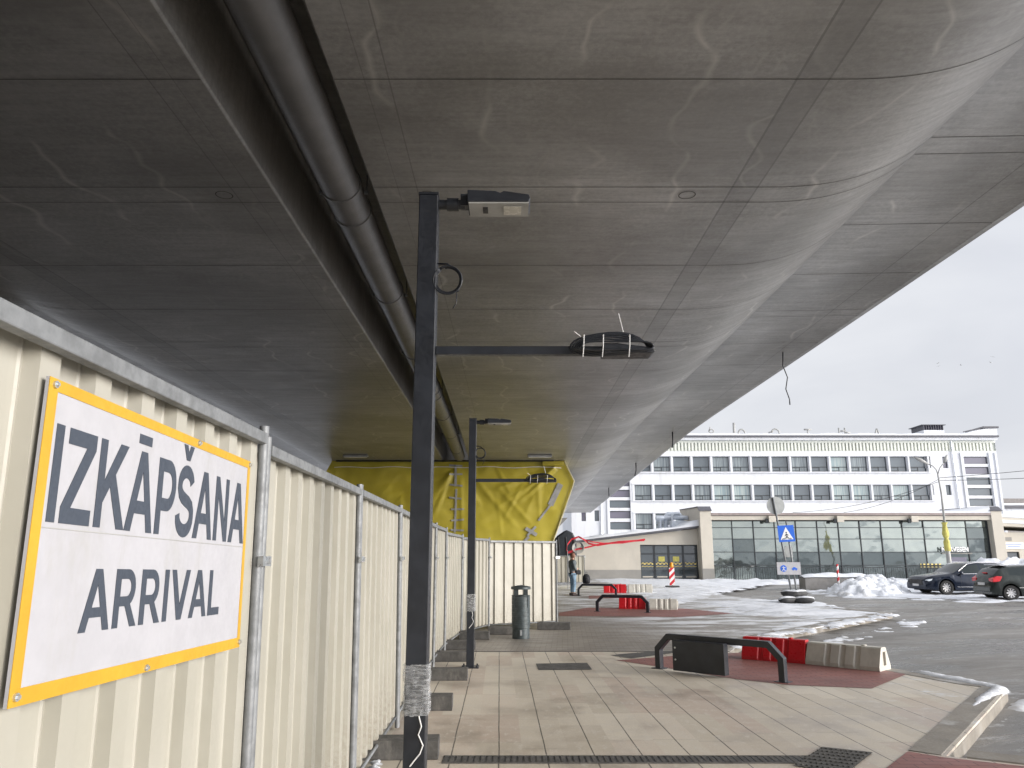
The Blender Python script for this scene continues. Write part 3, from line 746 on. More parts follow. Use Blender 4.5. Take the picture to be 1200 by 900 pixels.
hd = MB(); hp = [(.235, 3.655), (.60, 3.655), (.61, 3.675), (.60, 3.70), (.45, 3.722), (.43, 3.710), (.40, 3.722), (.235, 3.73)]
hd.prism(hp, lambda p, h: (p[0], h, p[1]), -.10, .10); h_o = hd.build('lamp_head', M['black'], lampA, bevel=.004)
box('underside_panel', M['lampgrey'], (.243, -.092, 3.645), (.60, .092, 3.654), h_o)
box('lens', M['lens'], (.45, -.055, 3.639), (.555, .055, 3.6445), h_o)
box('hatch', M['blackmat'], (.325, -.04, 3.641), (.355, .04, 3.6445), h_o)
MB().box((PW+.001, -.025, 2.735), (1.10, .025, 2.785)).build('cross_arm', M['black'], lampA, bevel=.004)
mb = MB().prism([(1.02, 2.731), (1.30, 2.733), (1.318, 2.742), (1.30, 2.765), (1.1, 2.790), (1.02, 2.790)], lambda p, h: (p[0], h, p[1]), -.075, .075); mb.build('lower_lamp_head', M['black'], lampA, bevel=.006)
mb = MB()
for k in range(6):   # cable bundle on arm
    mb.tube([(1.10+(.205+.004*k)*cos(a)-.008*k, -.088+.012*k, 2.765+((.035+.013*k) if sin(a) > 0 else .022+.003*k)*sin(a)+.006*sin(a*3+k)) for a in [2*pi*i/28 for i in range(29)]], .006, 6)
mb.build('cable_bundle', M['black'], lampA, smooth=True)
for x_, tl in ((.91, .02), (1.02, .0), (1.17, .13)):
    mb = MB()
    pts = [(x_-.01, -.10, 2.70), (x_-.005, -.115, 2.76), (x_, -.10, 2.83), (x_, .0, 2.835)]
    if tl: pts += [(x_-.02, -.02, 2.85), (x_-.05, -.03, 2.85+tl)]
    mb.tube(pts, .0028, 5)
    mb.build('cable_tie', M['white'], lampA)
mb = MB()
for k in range(3):
    r = .072+.006*k
    mb.tube([(PW+.066+r*cos(a), -.03-.012*k, 3.185-.004*k+r*1.05*sin(a)) for a in [pi*.7+2*pi*i/28*(1 if k else .94) for i in range(29)]], .0045, 6)
mb.tube([(PW, 0, 3.30), (PW+.06, -.02, 3.29), (PW+.12, -.02, 3.25), (PW+.15, -.03, 3.19), (PW+.125, -.04, 3.11)], .006, 6)
mb.tube([(PW+.12, -.05, 3.12), (PW+.12, -.06, 3.03), (PW+.10, -.06, 3.0)], .003, 5)
mb.build('cable_coil', M['black'], lampA, smooth=True)
# film wrap
mb = MB(); nr, na = 22, 40
for j in range(nr+1):
    z = .80+.25*j/nr
    for i in range(na):
        a = 2*pi*i/na; c, s_ = cos(a), sin(a); m_ = max(abs(c), abs(s_)); R = (PW+.008+.010*noise.noise(Vector((c*4, s_*4, z*22)))+.006*noise.noise(Vector((c*12, s_*12, z*60))))/m_
        e = .012*noise.noise(Vector((a*3, j, 1))) if j in (0, nr) else 0
        mb.v.append((R*c, R*s_, z+e))
for j in range(nr):
    for i in range(na): mb.f.append((j*na+i, j*na+(i+1) % na, (j+1)*na+(i+1) % na, (j+1)*na+i)); mb.mi.append(0)
mb.build('film_wrap', M['film'], lampA, smooth=True)
mb = MB().tube([(.02, -PW-.004, .80), (.035, -PW-.006, .75), (.02, -PW-.005, .71), (.045, -PW-.005, .66), (.03, -PW-.004, .62), (0, -PW-.004, .585), (-.02, -PW-.004, .56)], .0035, 5); mb.build('torn_film_strand', M['white'], lampA)
lampB = copy_tree(lampA); lampB.location = (-.62, 11.9, 0)
lampB['label'] = 'farther black square lamp post in front of the yellow tarpaulin'

# ---------------------------------------------------------------- hoarding fence
FP = [(-1.08,-3.4),(-1.08,-1.18),(-1.08,1.03),(-1.09,3.25),(-1.12,5.5),(-1.15,7.75),(-1.19,9.8),(-1.22,11.8),(-1.22,13.7),(-1.08,16.0),(-.57,17.75),(1.05,18.75)]
labs = [None, 'cream corrugated fence panel behind the camera side of the sign', 'cream corrugated fence panel carrying the arrival sign', 'cream fence panel right after the arrival sign',
        'third cream fence panel, reaching the near lamp post', 'cream fence panel hidden mostly by the near lamp post', 'cream fence panel just past the near lamp post', 'cream fence panel midway between the two lamp posts',
        'cream fence panel just before the far lamp post', 'cream fence panel behind the far lamp post', 'cream fence panel facing the camera behind the litter bin']
labs[0] = 'cream corrugated fence panel out of sight beside the camera'
def panel(p0, p1, H, lab, group='cream hoarding panels'):
    d = Vector((p1[0]-p0[0], p1[1]-p0[1])); L = d.length; rz = math.atan2(d.y, d.x)
    t_ = thing('fence_panel', lab, 'fence panel', (p0[0], p0[1], 0), rz, group); t_.rotation_euler = (-.0175 if p0[1] < 8 else 0, 0, rz)
    mb = MB(); zb, zt = .13, H-.05; pts = []; x = .03; n = max(4, round((L-.06)/.25)); pw = (L-.06)/n; lap = 0
    for k in range(n):
        lap = .006 if k == n//2 else lap
        x0 = .03+k*pw
        dpt = .036+random.uniform(-.002, .002)
        pts += [(x0, -lap), (x0+.50*pw, -lap), (x0+.53*pw, -lap-.004), (x0+.58*pw, -lap), (x0+.62*pw, -dpt-lap), (x0+.95*pw, -dpt-lap)]
        if k == n//2-1: pts += [(x0+pw-.001, .0), (x0+pw-.0005, -.010)]
    pts.append((L-.03, 0))
    m = len(pts); vs = []
    for (a, b) in pts: vs += [(a, b, zb), (a, b, zt), (a, b+.002, zb), (a, b+.002, zt)]
    fs = []
    for i in range(m-1):
        q = i*4; r = q+4; fs += [(q, r, r+1, q+1), (q+2, q+3, r+3, r+2), (q+1, r+1, r+3, q+3), (q, q+2, r+2, r)]
    mb.add(vs, fs); mb.build('corrugated_sheet', M['cream'], t_)
    mb = MB().box((.045, -.085, zt-.035), (L-.045, -.047, zt+.012)); mb.build('top_rail', M['galv'], t_, bevel=.004)
    mb = MB().tube([(.04, -.045, zb-.02), (L-.04, -.045, zb-.02)], .014, 8); mb.build('bottom_rail', M['galv'], t_, smooth=True)
    for xx in (.022, L-.022):
        mb = MB().tube([(xx, -.062, 0.02), (xx, -.062, H-.005)], .0205, 12); mb.build('upright', M['galv'], t_, smooth='auto')
    mb = MB().box((L-.055, -.098, 1.56), (L+.055, -.075, 1.60)); mb.tube([(L, -.095, 1.58), (L, -.112, 1.58)], .011, 8)
    mb.build('clamp', M['zinc'], t_)
    return t_
for i in range(len(FP)-1):
    H = 2.15 if i < 3 else 2.11 if i < 8 else (2.06, 2.03, 2.0)[i-8]
    panel(FP[i], FP[i+1], H, labs[i])
# far hoarding
panel((2.0, 46), (3.3, 46.1), 1.7, 'far cream fence panel left of the standing person', 'far cream hoarding')
panel((3.3, 46.1), (4.3, 46.3), 1.7, 'far cream fence panel right of the standing person', 'far cream hoarding')
# ballast blocks
BK = [(-.93,6.75,.66,.24,'ballast block cut across by the near lamp post'),(-.93,8.75,.58,.24,'ballast block second from the camera along the fence'),
      (-.90,10.75,.62,.22,'ballast block third from the camera along the fence'),(-.95,12.6,.6,.24,'ballast block at the fence foot beside the far lamp post'),
      (-.95,14.2,.6,.24,'ballast block just past the far lamp post'),(-.75,15.9,.6,.26,'ballast block in the fence bend left of the bin'),
      (-.2,16.9,.62,.3,'ballast block directly left of the litter bin'),(.95,18.0,.75,.3,'ballast block under the outer end of the fence'),
      (-.93,4.75,.6,.24,'ballast block nearest to the camera')]
for x, y, a, b, lab in BK:
    mb = MB().box((-a/2, -b/2, 0), (a/2, b/2, .145)); mb.box((-a/2+.05, -.04, .145), (-a/2+.13, .04, .16))
    tag(mb.build('ballast_block', M['block'], loc=(x, y, 0), rotz=random.uniform(-.06, .06), bevel=.012), lab, 'ballast block', 'ballast blocks along the hoarding')

# ---------------------------------------------------------------- arrival sign
sg = thing('arrival_sign', 'white sign with yellow border reading IZKĀPŠANA ARRIVAL on the fence', 'sign', (-1.045, 1.68, 1.292), pi/2)
sg.rotation_euler = (-.022, .0215, pi/2); sg.location.x = -1.053
W_, H_ = 1.375, .712
box('board', M['signwhite'], (0, -.008, 0), (W_, 0, H_), sg)
mb = MB(); bw = .036
mb.box((0, -.010, 0), (W_, -.0082, bw)); mb.box((0, -.010, H_-bw*.8), (W_, -.0082, H_)); mb.box((0, -.0099, bw), (bw, -.0082, H_-bw*.8)); mb.box((W_-bw*.7, -.0099, bw), (W_, -.0082, H_-bw*.8))
mb.build('border', M['signyellow'], sg)
box('panel_joint', M['lampgrey'], (bw, -.0095, .372), (W_-bw*.7, -.0083, .3745), sg)
def stroke(pts, w):      # thick polyline -> strip of quads
    P_ = [Vector(p) for p in pts]; n_ = len(P_); L_ = []
    for i, p in enumerate(P_):
        d1 = (P_[i]-P_[i-1]).normalized() if i else None; d2 = (P_[i+1]-P_[i]).normalized() if i < n_-1 else None
        d = (d1 or d2) if (d1 is None or d2 is None) else (d1+d2).normalized()
        nn = Vector((-d.y, d.x)); L_.append((p+nn*w/2, p-nn*w/2))
    return [[L_[i][0], L_[i][1], L_[i+1][1], L_[i+1][0]] for i in range(n_-1)]
def arc2(cx, cy, rx_, ry_, a0, a1, n=12): return [(cx+rx_*cos(radians(a0+(a1-a0)*i/n)), cy+ry_*sin(radians(a0+(a1-a0)*i/n))) for i in range(n+1)]
def glyph(ch):
    T = .2; h = .17
    bxq = lambda x0, y0, x1, y1: [(x0,y0),(x1,y0),(x1,y1),(x0,y1)]
    AA = [[(0,0),(.215,0),(.60,1),(.39,1)], [(.79,0),(1.005,0),(.615,1),(.405,1)], bxq(.20,.22,.80,.38)]
    SS = stroke([(.10,.30)]+arc2(.42,.29,.32,.205,185,360,12)[1:]+[(.735,.36),(.68,.44),(.55,.49),(.42,.515),(.28,.55),(.18,.60),(.13,.68),(.135,.76)]+arc2(.42,.73,.285,.19,165,10,10), .185)
    PP = [bxq(.07,0,.27,1)] + stroke([(.27,.915),(.50,.915)]+arc2(.50,.655,.26,.26,90,-90,14)[1:]+[(.27,.395)], .17)
    RR = [bxq(.07,0,.27,1)] + stroke([(.27,.915),(.53,.915)]+arc2(.53,.68,.235,.235,90,-90,14)[1:]+[(.27,.445)], .17) + [[(.44,.42),(.62,.47),(.98,0),(.74,0)]]
    D = {'I': ([bxq(.08,0,.28,1)], .36), 'Z': ([bxq(.03,.83,.79,1), bxq(.0,0,.80,.17), [(.0,.17),(.25,.17),(.79,.83),(.53,.83)]], .82),
         'K': ([bxq(.07,0,.27,1), [(.27,.28),(.27,.53),(.69,1),(.96,1)], [(.40,.56),(.55,.70),(1.02,0),(.77,0)]], 1.0),
         'A': (AA, 1.0), 'Ā': (AA+[bxq(.26,1.09,.74,1.21)], 1.0), 'P': (PP, .87), 'S': (SS, .84),
         'Š': (SS+[[(.17,1.30),(.35,1.30),(.50,1.08),(.34,1.08)], [(.67,1.30),(.49,1.30),(.34,1.08),(.50,1.08)]], .84),
         'N': ([bxq(.07,0,.26,1), bxq(.67,0,.86,1), [(.26,1),(.26,.68),(.67,0),(.67,.32)]], .94), 'R': (RR, .97),
         'V': ([[(0,1),(.22,1),(.60,0),(.37,0)], [(.75,1),(.97,1),(.60,0),(.37,0)]], .95), 'L': ([bxq(.07,0,.27,1), bxq(.27,0,.78,.17)], .80)}
    return D[ch]
def word(s_, width, height, x, z, parent, mat, y0=-.0086, gap=.055):
    tot = sum(glyph(c)[1]+gap for c in s_)-gap; k = width/tot; cx_ = 0
    for c in s_:
        pcs, adv = glyph(c); mb = MB()
        for q, pc in enumerate(pcs):
            mb.prism([(p[0], p[1]) for p in pc], lambda p, h: (x+(cx_+p[0])*k, h, z+p[1]*height), y0, y0-.0010-.00004*(q % 7))
        mb.build('letter', mat, parent); cx_ += adv+gap
word('IZKĀPŠANA', 1.305, .226, .038, .386, sg, M['ink'], gap=.03)
word('ARRIVAL', .905, .152, .235, .132, sg, M['ink'])
mb = MB()
for x, z in ((.02, .02), (.02, H_-.015), (W_/2-.08, .012), (W_-.012, .02), (W_*.62, H_-.012), (W_-.012, H_-.015)):
    mb = MB(); mb.tube([(x, -.010, z), (x, -.016, z)], .009, 10); mb.tube([(x, -.0159, z), (x, -.021, z)], .005, 6)
    mb.build('bolt', M['zinc'], sg)

# ---------------------------------------------------------------- litter bin
bn = thing('litter_bin', 'round dark slatted litter bin with raised lid by the fence', 'litter bin', (.18, 16.0, 0))
prof = [(.175, 0), (.175, .20), (.186, .205)]
for i in range(8): z = .21+.075*i; prof += [(.186, z), (.186, z+.066), (.181, z+.068), (.181, z+.073)]
prof += [(.188, .82), (.188, .835), (.16, .835), (.15, .60)]
MB().lathe(prof, 28).build('body', M['bin'], bn, smooth='auto')
for a in range(4):
    an = pi/4+a*pi/2; mb = MB().box((.135*cos(an)-.045, .135*sin(an)-.045, .60), (.135*cos(an)+.045, .135*sin(an)+.045, .96)); mb.build('lid_post', M['bin'], bn)
MB().lathe([(.195, .95), (.20, .955), (.20, .995), (.19, 1.005), (.06, 1.03), (.01, 1.035)], 28).build('lid', M['bin'], bn, smooth='auto')
box('lock', M['zinc'], (-.02, -.195, .07), (.02, -.185, .17), bn)

# ---------------------------------------------------------------- black cranked bars
def bar(p0, p1, H, lab, sec=.085):
    d = Vector((p1[0]-p0[0], p1[1]-p0[1])); L = d.length
    t_ = thing('barrier_bar', lab, 'barrier', (p0[0], p0[1], 0), math.atan2(d.y, d.x), 'low cranked black bars')
    ch = .20; s2 = sec*.6
    outer = [(0, 0), (0, H-ch), (ch, H), (L-ch, H), (L, H-ch), (L, 0)]
    k = sec*.55
    inner = [(L-sec, 0), (L-sec, H-ch-sec*.35), (L-ch-sec*.35, H-sec), (ch+sec*.35, H-sec), (sec, H-ch-sec*.35), (sec, 0)]
    mb = MB().prism(outer+inner, lambda p, h: (p[0], h, p[1]), -s2, s2); mb.build('tube_frame', M['black'], t_, bevel=.006)
    for xx in (sec/2, L-sec/2):
        box('foot_plate', M['black'], (xx-.09, -.08, 0.001), (xx+.09, .08, .012), t_)
    return t_, L
b1, L1 = bar(gp(770,783), gp(922,800), .50, 'nearest low black bar with the solid panel beneath')
mb = MB().box((0, -.06, 0.03), (.80, .06, .44)); pn = mb.build('panel_box', M['black'], b1, bevel=.006); pn.location = (.40, -.16, 0)
mb = MB()
for z in (.18, .34): mb.tube([(.05, -.061, z), (.05, -.072, z)], .013, 8)
mb.build('bolts', M['zinc'], pn)
bar(gp(698.5,716.5), gp(761,718), .49, 'middle low black bar before the red barrier')
bar((2.75, 33.0), (4.35, 32.6), .49, 'farthest low black bar with a backpack on top')
# plastic barriers
def plastic(p0, p1, H, col, lab, grp):
    d = Vector((p1[0]-p0[0], p1[1]-p0[1])); L = d.length
    t_ = thing('plastic_barrier', lab, 'plastic barrier', (p0[0], p0[1], 0), math.atan2(d.y, d.x), grp)
    n = 4; prf = [(-.20, 0), (-.20, .06), (-.09, H-.02), (-.07, H), (.07, H), (.09, H-.02), (.20, .06), (.20, 0)]
    mb = MB(); st = []
    g = .16
    xs = [0, .02]; 
    for k in range(3):
        c = L*(.30+.20*k); xs += [c-.045, c-.03, c+.03, c+.045]
    xs += [L-.02, L]
    for i, x in enumerate(xs):
        rec = (i-2) % 4 in (1, 2) and 2 <= i < len(xs)-2
        for q, (a, b) in enumerate(prf):
            aa = a
            if rec and q in (1, 2): aa = a+.022
            if rec and q in (5, 6): aa = a-.022
            mb.v.append((x+(.0 if 0 < i < len(xs)-1 else 0), aa, b))
    k = len(prf)
    for i in range(len(xs)-1):
        for q in range(k): mb.f.append((i*k+q, i*k+(q+1) % k, (i+1)*k+(q+1) % k, (i+1)*k+q)); mb.mi.append(0)
    mb.f += [tuple(range(k)), tuple(range((len(xs)-1)*k, len(xs)*k))]; mb.mi += [0, 0]
    mb.build('shell', M[col], t_, bevel=.008)
    mb = MB().tube([(L*.75, 0, H+.001), (L*.75, 0, H+.018)], .035, 12); mb.build('filler_cap', M[col], t_)
    mb = MB().box((L+.001, -.03, .08), (L+.03, .03, H-.06)); mb.build('coupling', M[col], t_)
R0, R1, W1 = Vector(gp(874,771)), Vector(gp(951,777)), Vector(gp(1038,786))
G = 'water filled kerb barriers'
plastic(R0, R1-(R1-R0)*.04, .34, 'redplastic', 'red plastic barrier behind the nearest black bar', G)
plastic(R1, W1, .32, 'whiteplastic', 'white plastic barrier right of the nearest red one', G)
plastic(gp(726,713), gp(757,713.5), .34, 'redplastic', 'red plastic barrier behind the middle black bar', G)
plastic(gp(762,714), gp(794,714.5), .32, 'whiteplastic', 'white plastic barrier right of the middle red one', G)
plastic((4.15, 35.6), (5.15, 35.5), .38, 'redplastic', 'farthest red plastic barrier, behind the bar with the backpack', G)
plastic((5.25, 35.5), (6.3, 35.4), .38, 'whiteplastic', 'farthest white plastic barrier, in the snow', G)

# ---------------------------------------------------------------- backpack and person
bp = thing('backpack', 'black backpack standing on the farthest black bar', 'backpack', (3.12, 32.9, .495))
mb = MB(); mb.lathe([(.05, 0), (.17, .01), (.20, .08), (.205, .2), (.18, .32), (.12, .40), (.03, .43)], 16)
mb.v = [(x*.8, y*.5, z*.92) for x, y, z in mb.v]; mb.build('sack', M['blackcloth'], bp, smooth=True)
MB().lathe([(.03, 0), (.11, .02), (.12, .12), (.09, .2), (.02, .22)], 12, (0, -.10, .05)).build('front_pocket', M['blackcloth'], bp, smooth=True)
MB().tube([(-.04, 0, .41), (-.03, 0, .47), (.03, 0, .47), (.04, 0, .41)], .01, 6).build('grab_loop', M['blackcloth'], bp)

def skin_mesh(name, verts, edges, radii, mats, parent, levels=2, root=0):
    me = bpy.data.meshes.new(name); me.from_pydata(verts, edges, [])
    o = bpy.data.objects.new(name, me); COL.objects.link(o); o.parent = parent
    me.materials.append(mats)
    sk = o.modifiers.new('skin', 'SKIN'); sk.use_smooth_shade = True
    for i, r in enumerate(radii):
        r = r if isinstance(r, tuple) else (r, r); me.skin_vertices[0].data[i].radius = r
        me.skin_vertices[0].data[i].use_root = (i == root)
    ss = o.modifiers.new('sub', 'SUBSURF'); ss.levels = levels; ss.render_levels = levels
    return o
pr_ = thing('person', 'person in grey jacket and pale jeans standing by the far fence', 'person', gp(671.5,698)+(0,), radians(20))
# body facing +x, 1.72 m
V = [(0,0,.93),(0,0,1.08),(0,0,1.27),(0,0,1.42),(.01,0,1.50),(.02,0,1.58),(.03,0,1.66),
     (0,.10,.88),(.02,.11,.48),(0,.12,.09),(.10,.13,.04),
     (0,-.10,.88),(.03,-.11,.48),(-.02,-.12,.09),(.09,-.13,.04),
     (0,.18,1.40),(-.01,.24,1.14),(.12,.20,.97),(.20,.17,.98),
     (0,-.18,1.40),(-.03,-.24,1.14),(.12,-.18,1.08),(.21,-.12,1.12)]
E = [(0,1),(1,2),(2,3),(3,4),(4,5),(5,6),(0,7),(7,8),(8,9),(9,10),(0,11),(11,12),(12,13),(13,14),(3,15),(15,16),(16,17),(17,18),(3,19),(19,20),(20,21),(21,22)]
Rr = [(.12,.15),(.12,.14),(.13,.17),(.10,.15),.055,.085,.075,.095,.062,.042,.035,.095,.062,.042,.035,.06,.048,.034,.028,.06,.048,.034,.028]
skin_mesh('body', V, E, Rr, M['skin'], pr_, 2)
jv = [(0,0,.86),(0,0,1.08),(0,0,1.27),(0,0,1.41),(0,0,1.47),(0,.19,1.40),(-.01,.25,1.14),(.10,.21,.99),(0,-.19,1.40),(-.03,-.25,1.14),(.10,-.19,1.07)]
je = [(0,1),(1,2),(2,3),(3,4),(3,5),(5,6),(6,7),(3,8),(8,9),(9,10)]
skin_mesh('jacket', jv, je, [(.16,.19),(.15,.175),(.155,.195),(.125,.18),.085,.075,.066,.052,.075,.066,.052], M['jacket'], pr_, 2)
skin_mesh('jacket_hem', [(0,0,.84),(0,0,.98)], [(0,1)], [(.175,.205),(.17,.20)], M['blackcloth'], pr_, 2)
skin_mesh('jeans', [(0,0,.90),(0,.10,.82),(.02,.11,.48),(0,.12,.12),(0,-.10,.82),(.03,-.11,.48),(-.02,-.12,.12)], [(0,1),(1,2),(2,3),(0,4),(4,5),(5,6)], [(.13,.15),.112,.08,.066,.112,.08,.066], M['jeans'], pr_, 2)
for s_ in (.125, -.125):
    mb = MB().prism([(-.10, 0), (.18, 0), (.19, .05), (.10, .09), (.0, .12), (-.10, .11)], lambda p, h: (p[0], h, p[1]), s_-.05, s_+.05); mb.build('shoe', M['shoe'], pr_, bevel=.02)
mb = MB().lathe([(.03, -.115), (.085, -.09), (.108, 0), (.10, .07), (.05, .115), (.01, .12)], 14, (.01, 0, 1.645)); mb.build('hair', M['hair'], pr_, smooth=True)
mb = MB()
mb.lathe([(.02, -.06), (.06, -.03), (.075, .02), (.06, .07), (.01, .10)], 12, (.06, 0, 1.62)); mb.lathe([(.006, 0), (.012, .012), (.004, .04)], 6, (.137, 0, 1.60)); mb.build('face', M['skin'], pr_, smooth=True)
mb = MB().box((.06, -.22, .86), (.30, .0, 1.04)); hb = mb.build('handbag', M['blackcloth'], bevel=.03)
hb.location = pr_.location; hb.rotation_euler = pr_.rotation_euler; tag(hb, 'black shoulder bag held by the standing person', 'bag')

# ---------------------------------------------------------------- red and white tape, covered stack
def ribbon(name, pts, wd, mat, label=None):
    mb = MB(); n = len(pts); vs = []
    for i, p in enumerate(pts):
        a = i*.7; vs += [(p[0], p[1]-wd*.3*sin(a), p[2]+wd/2), (p[0], p[1]+wd*.3*sin(a), p[2]-wd/2)]
    mb.add(vs, [(2*i, 2*i+1, 2*i+3, 2*i+2) for i in range(n-1)])
    o = mb.build(name, mat, fix=False); o.modifiers.new('s', 'SOLIDIFY').thickness = .004; return o
def W3(px, py, D): x, z = dp(px, py, D); return (x, D, z)
mast = thing('tape_stand', 'slim post with red barrier tape blowing to the right', 'barrier tape', (W3(665, 650, 40)[0], 40, 0))
ox = mast.location.x
MB().tube([(0, 0, 0), (0, 0, 1.9)], .02, 8).build('post', M['galv'], mast)
def rel(px, py): q = W3(px, py, 40); return (q[0]-ox, 0, q[2])
def path(pxs): 
    out = []
    for a, b in zip(pxs, pxs[1:]):
        for i in range(5): out.append(rel(a[0]+(b[0]-a[0])*i/5, a[1]+(b[1]-a[1])*i/5))
    out.append(rel(*pxs[-1])); return out
for pl, wd in (([(665,638),(670,632),(678,629),(684,632),(690,637),(700,639),(725,635),(755,633)], .09), ([(666,647),(675,644),(690,641),(705,637),(730,636),(756,632)], .08),
               ([(665,638),(664,644),(666,648),(672,646)], .07), ([(684,632),(694,635),(712,637)], .05)):
    r_ = ribbon('tape', path(pl), wd, M['tape_red']); r_.parent = mast
mb = MB()
for k in range(5):
    mb.tube([(.55+.30*cos(a)*(1-.1*k), -.05+.03*k, 2.05+.28*sin(a)*(1-.12*k)+.03*k) for a in [2*pi*i/20 for i in range(21)]], .02, 5)
mb.build('coiled_wire', M['tan'], mast)
cs = thing('covered_stack', 'tall stack under dark tarpaulin beyond the far fence', 'covered stack', (3.1, 50, 0))
mb = MB(); rr = [(-1.6, 0), (.98, 0), (1.0, 1.2), (.95, 2.6), (.75, 3.05), (.35, 3.25), (-.1, 2.95), (-.5, 2.5), (-1.5, 2.6)]
bmn = MB().prism(rr, lambda p, h: (p[0], h, p[1]), -1.2, 1.2); bmn.build('cover', M['darktarp'], cs, bevel=.08)
mb = MB()
for k in range(5): mb.tube([(-1.2+k*.5, -1.23, .1), (-1.1+k*.5, -1.26, 1.4), (-1.15+k*.48, -1.23, 2.8)], .03, 5)
mb.build('lashing', M['blackmat'], cs)

# ---------------------------------------------------------------- wall helper
def wall(mb, x0, x1, z0, z1, ops, y, rev, mi=0, top=None):
    xs = sorted({x0, x1, *[v for o in ops for v in (o[0], o[1])]}); zs = sorted({z0, z1, *[v for o in ops for v in (o[2], o[3])]})
    for i in range(len(xs)-1):
        for j in range(len(zs)-1):
            cx, cz = (xs[i]+xs[i+1])/2, (zs[j]+zs[j+1])/2
            if any(o[0] < cx < o[1] and o[2] < cz < o[3] for o in ops): continue
            mb.add([(xs[i], y, zs[j]), (xs[i+1], y, zs[j]), (xs[i+1], y, zs[j+1]), (xs[i], y, zs[j+1])], [(0,1,2,3)], mi)
    for a, b, c, d in ops:
        mb.add([(a,y,c),(b,y,c),(b,y,d),(a,y,d),(a,y+rev,c),(b,y+rev,c),(b,y+rev,d),(a,y+rev,d)], [(0,1,5,4),(1,2,6,5),(2,3,7,6),(3,0,4,7)], mi)
def shell(mb, x0, x1, y0, y1, z0, z1, mi=0):    # sides, back, roof (front left to wall())
    mb.add([(x0,y0,z0),(x1,y0,z0),(x1,y1,z0),(x0,y1,z0),(x0,y0,z1),(x1,y0,z1),(x1,y1,z1),(x0,y1,z1)], [(1,2,6,5),(2,3,7,6),(3,0,4,7),(4,5,6,7)], mi)

# ---------------------------------------------------------------- main white building
MY = 88.0
mbld = thing('office_building', 'long white four storey modernist block with rows of windows', 'building', (31.5, MY, RZ))
mbld_off = Vector((-31.5, -MY, -RZ))
def L3(p): return (p[0]-31.5, p[1]-MY, p[2]-RZ)
class LB(MB):
    def build(s, name, mats, parent=None, **k):
        s.v = [L3(v) for v in s.v]; return MB.build(s, name, mats, parent, **k)
X0, X1 = 6.8, 56.4
wins = []
pitch = 2.29; wW = 1.92
rows = {'A': (11.2, 12.93), 'B': (7.92, 9.66), 'C': (4.65, 6.40)}
for r, (a, b) in rows.items():
    for k in range(15):
        x = 14.12+pitch*k
        wins.append((x, x+wW, a, b, 'n'))
for xx in (48.0, 50.0): wins.append((xx, xx+.6, 11.6, 12.93, 's')); wins.append((xx, xx+.6, 8.5, 9.66, 's'))
for zz in (13.0-.86, 10.95, 9.72, 8.5, 7.3, 6.1): wins.append((52.5, 55.3, zz-.05, zz+.80, 't'))
for i, zz in enumerate((12.0, 10.75, 9.5, 8.25, 7.05, 5.85, 4.6)): wins.append((11.2, 13.55, zz, zz+.85, 't'))
for xx in (7.95, 9.45): wins.append((xx, xx+.5, 5.55, 6.75, 's')); wins.append((xx, xx+.5, 8.9, 10.1, 's'))
mb = LB(); wall(mb, X0, X1, RZ, 13.55, [w_[:4] for w_ in wins], MY, .35); shell(mb, X0, X1, MY, MY+16, RZ, 15.1)
# vertical fins standing proud between the windows
for r, (a, b) in rows.items():
    for k in range(15):
        xm = 14.12+pitch*k-(pitch-wW)/2
        mb.box((xm-.10, MY-.16, a-.03), (xm+.10, MY-.003, b+.03))
    xm = 14.12+pitch*15-(pitch-wW)/2; mb.box((xm-.10, MY-.16, a-.03), (xm+.10, MY-.003, b+.03))
for (a, b) in rows.values():
    mb.box((13.8, MY-.20, b+.035), (48.3+.3, MY-.003, b+.16)); mb.box((13.8, MY-.20, a-.16), (48.6, MY-.003, a-.035))
for xm in (11.0, 13.7, 52.2, 55.5, 56.2): mb.box((xm-.11, MY-.12, RZ), (xm+.14, MY-.004, 13.4))
for xm in (22.2, 31.3, 40.5): mb.box((xm-.02, MY-.012, RZ), (xm+.02, MY-.003, 4.4))
mb.build('wall', M['whitewall'], mbld)
mb = LB(); mb.box((X0, MY-.01, 13.55), (X1, MY+.3, 13.62)); mb.box((X0, MY+.12, 13.62), (X1, MY+.4, 14.55), 1); mb.box((X0, MY-.05, 14.55), (X1, MY+.4, 14.82), 0)
x = X0+.15
random.seed(5)
while x < X1-.3:
    mb.box((x, MY-.06, 13.62), (x+.22, MY+.119, 14.55), 0); x += .40
for a, b in ((35.8, 37.6), (38.9, 40.7)):
    xx = a
    while xx < b: mb.box((xx+.02, MY+.10, 13.7), (xx+.24, MY+.118, 14.45), 2); xx += .40
mb.build('frieze', [M['finwhite'], M['friezeback'], M['frame']], mbld)
mb = LB(); mb.box((X0-.5, MY-.75, 15.12), (X1+.1, MY+16.2, 15.32)); mb.box((X0-.4, MY-.55, 14.83), (X1, MY+.3, 15.115), 1); mb.build('roof', [M['roofdark'], M['whitewall']], mbld)
